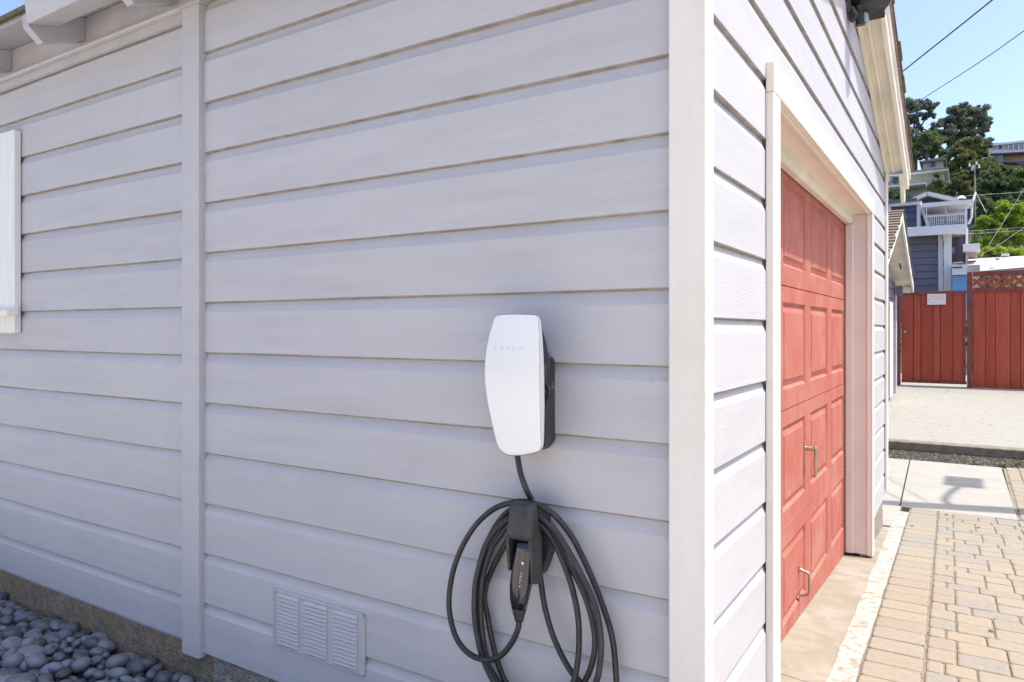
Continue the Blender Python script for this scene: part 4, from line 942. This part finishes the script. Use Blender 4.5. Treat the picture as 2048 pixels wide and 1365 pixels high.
tree('lime_tree','bright yellow green tree behind the pale garage roof','tree',2005,560,32,
 [(2008,415,16,12),(2030,420,18,14),(2048,418,14,14),(1998,430,16,12),(1970,442,13,10),(1985,448,18,13),(2020,445,24,16),(2045,450,20,18),(1958,460,12,12),(1980,475,20,16),(2010,475,24,16),(2040,480,22,16),(2070,440,20,24),(2090,460,22,24),(1955,488,10,10),(1975,497,18,10)],.05,40000,M['llime'],tr=.12,seed=11)
tree('hedge_bush','yellow green hedge bush on top edge of the pale garage roof','bush',1990,540,27,
 [(1955,510,10,6),(1970,504,12,7),(1985,508,12,6),(2005,503,14,7),(2022,505,12,7),(2038,512,10,6),(1940,517,7,4)],.045,9000,M['llime'],tr=.05,seed=12)
for i,(u_,v_,s_,m_,lb) in enumerate(((2130,360,70,'ldark','dark tree beyond the right edge of the hillside'),(2180,330,85,'lolive','olive tree farthest right on the hillside'))):
    tree('leafy_tree',lb,'tree',u_,v_+60,s_,[(u_+random.uniform(-40,40),v_+random.uniform(-35,35),24,18) for _ in range(9)],.18,9000,M[m_],tr=.3,seed=20+i)
# low scrub covering the hillside between the trees
mb=MB(); rg=random.Random(5); fwd=Vector((-ST,CT,0))
for i in range(2600):
    s_=rg.uniform(38,130); t_=rg.uniform(.45,1.05); p=Vector((CX+s_*(-ST+CT*t_),CY+s_*(CT+ST*t_),0)); p.z=hill(p.x,p.y)
    r_=rg.uniform(.6,1.8)
    for j in range(26):
        d=Vector((rg.gauss(0,1),rg.gauss(0,1),abs(rg.gauss(0,1)))).normalized()*r_; q=p+Vector((d.x,d.y,d.z*.9)); e=Vector((rg.gauss(0,1),rg.gauss(0,1),rg.gauss(0,1))).normalized(); f_=e.orthogonal().normalized(); l=.22
        b0=len(mb.v); mb.v+=[tuple(q-e*l),tuple(q+f_*l*.5),tuple(q+e*l),tuple(q-f_*l*.5)]; mb.f.append((b0,b0+1,b0+2,b0+3)); mb.m.append(0)
mb.build('hillside_scrub',M['ldark'],kind='stuff')

# ------------------------------------------------------------------ poles and cables
up=thing('utility_pole','slim distant utility pole with pale insulators in front of the hillside trees','pole',tuple(P(1947,560,38)))
b0=P(1950,600,38); t0=P(1949.5,330,38)
MB().tube([b0,t0],[.06,.035],10).build('pole_shaft',M['polewood'],up,smooth=True)
MB().bar(P(1940,335,38),P(1959,337,38),.06,.06).build('cross_arm',M['polewood'],up); 
for u_,v_ in ((1939,331),(1946,335),(1953,327),(1958,334),(1944,339)): c0=P(u_,v_,37.8); MB().tube([c0-Vector((0,0,.06)),c0+Vector((0,0,.10))],[.05,.03],8).build('insulator',M['farwhite'],up)
MB().tube([P(1951,386,38),P(1943,412,36)],.05,6).build('brace',M['cablep'],up)
def cable(lab,pts,r,m='cable'):
    o=MB().tube(catmull(pts,5),r,6).build('overhead_cable',M[m],smooth=True,cat='cable',label=lab,group='overhead cables',loc=tuple(pts[0])); return o
cable('thick dark cable crossing the blue sky from the top edge',[(2.60,6.42,4.42),PS(1985,0,9),PS(1895,72,9.95),PS(1806,143,11),PS(1700,230,13.5)],.011)
cable('thin dark cable low in the sky reaching the pine top',[(2.62,6.3,4.0),PS(2048,62,9.5),PS(1850,195,14),PS(1790,235.3,16.3)],.007)
cable('pale wire crossing the hillside at the pole joint',[P(1880,398,30),P(1950,391,38),P(2048,384,44),P(2150,372,50)],.011,'cablep')
cable('upper of two pale wires in front of the lime tree',[P(1929,463,21),P(1990,459,24),P(2048,455,26),P(2150,447,30)],.005,'cablep')
cable('lower of two pale wires in front of the lime tree',[P(1929,469,21),P(1990,465,24),P(2048,461,26),P(2150,453,30)],.006,'cablep')
cable('diagonal pale wire from the roof stub up past the lime tree',[P(1972,500,24),P(2010,440,26),P(2048,378,28),P(2120,260,33)],.005,'cablep')
cable('diagonal pale wire running down to the white bay box',[P(1958,512,22),P(1998,490,23),P(2048,456,24),P(2140,400,27)],.005,'cablep')
cable('pale guy wire from the pole joint down right into the trees',[P(1951,386,38),P(1962,406,37.5),P(1973,427,37)],.018,'cablep')
cable('short thin antenna wire standing on the pale garage roof',[P(1949,541,18.0),P(1957,524,18.3),P(1966,508,18.6)],.005,'cablep')
# near pole, right of the frame: casts the shadows on the slabs
np_=thing('street_pole','weathered round wooden utility pole right of the pavers','pole',(2.6,6.42,-1.56))
MB().tube([(2.6,6.42,-1.7),(2.6,6.42,5.6)],[.14,.11],16).build('pole_shaft',M['polewood'],np_,smooth=True)
MB().bar((1.9,6.25,5.2),(3.3,6.59,5.2),.10,.12).build('cross_arm',M['polewood'],np_)
sp=thing('street_lamp','flat street lamp head on curved arm fixed to the near wooden pole','lamp',(2.6,6.42,3.9))
MB().tube(catmull([(2.6,6.42,3.7),(2.64,6.75,3.95),(2.72,7.2,4.02),(2.78,7.5,4.0)],5),.03,8).build('lamp_arm',M['galv'],sp,smooth=True)
MB().box((2.64,7.45,3.95),(2.96,8.0,4.04)).build('lamp_head',M['galv'],sp,bevel=.02)
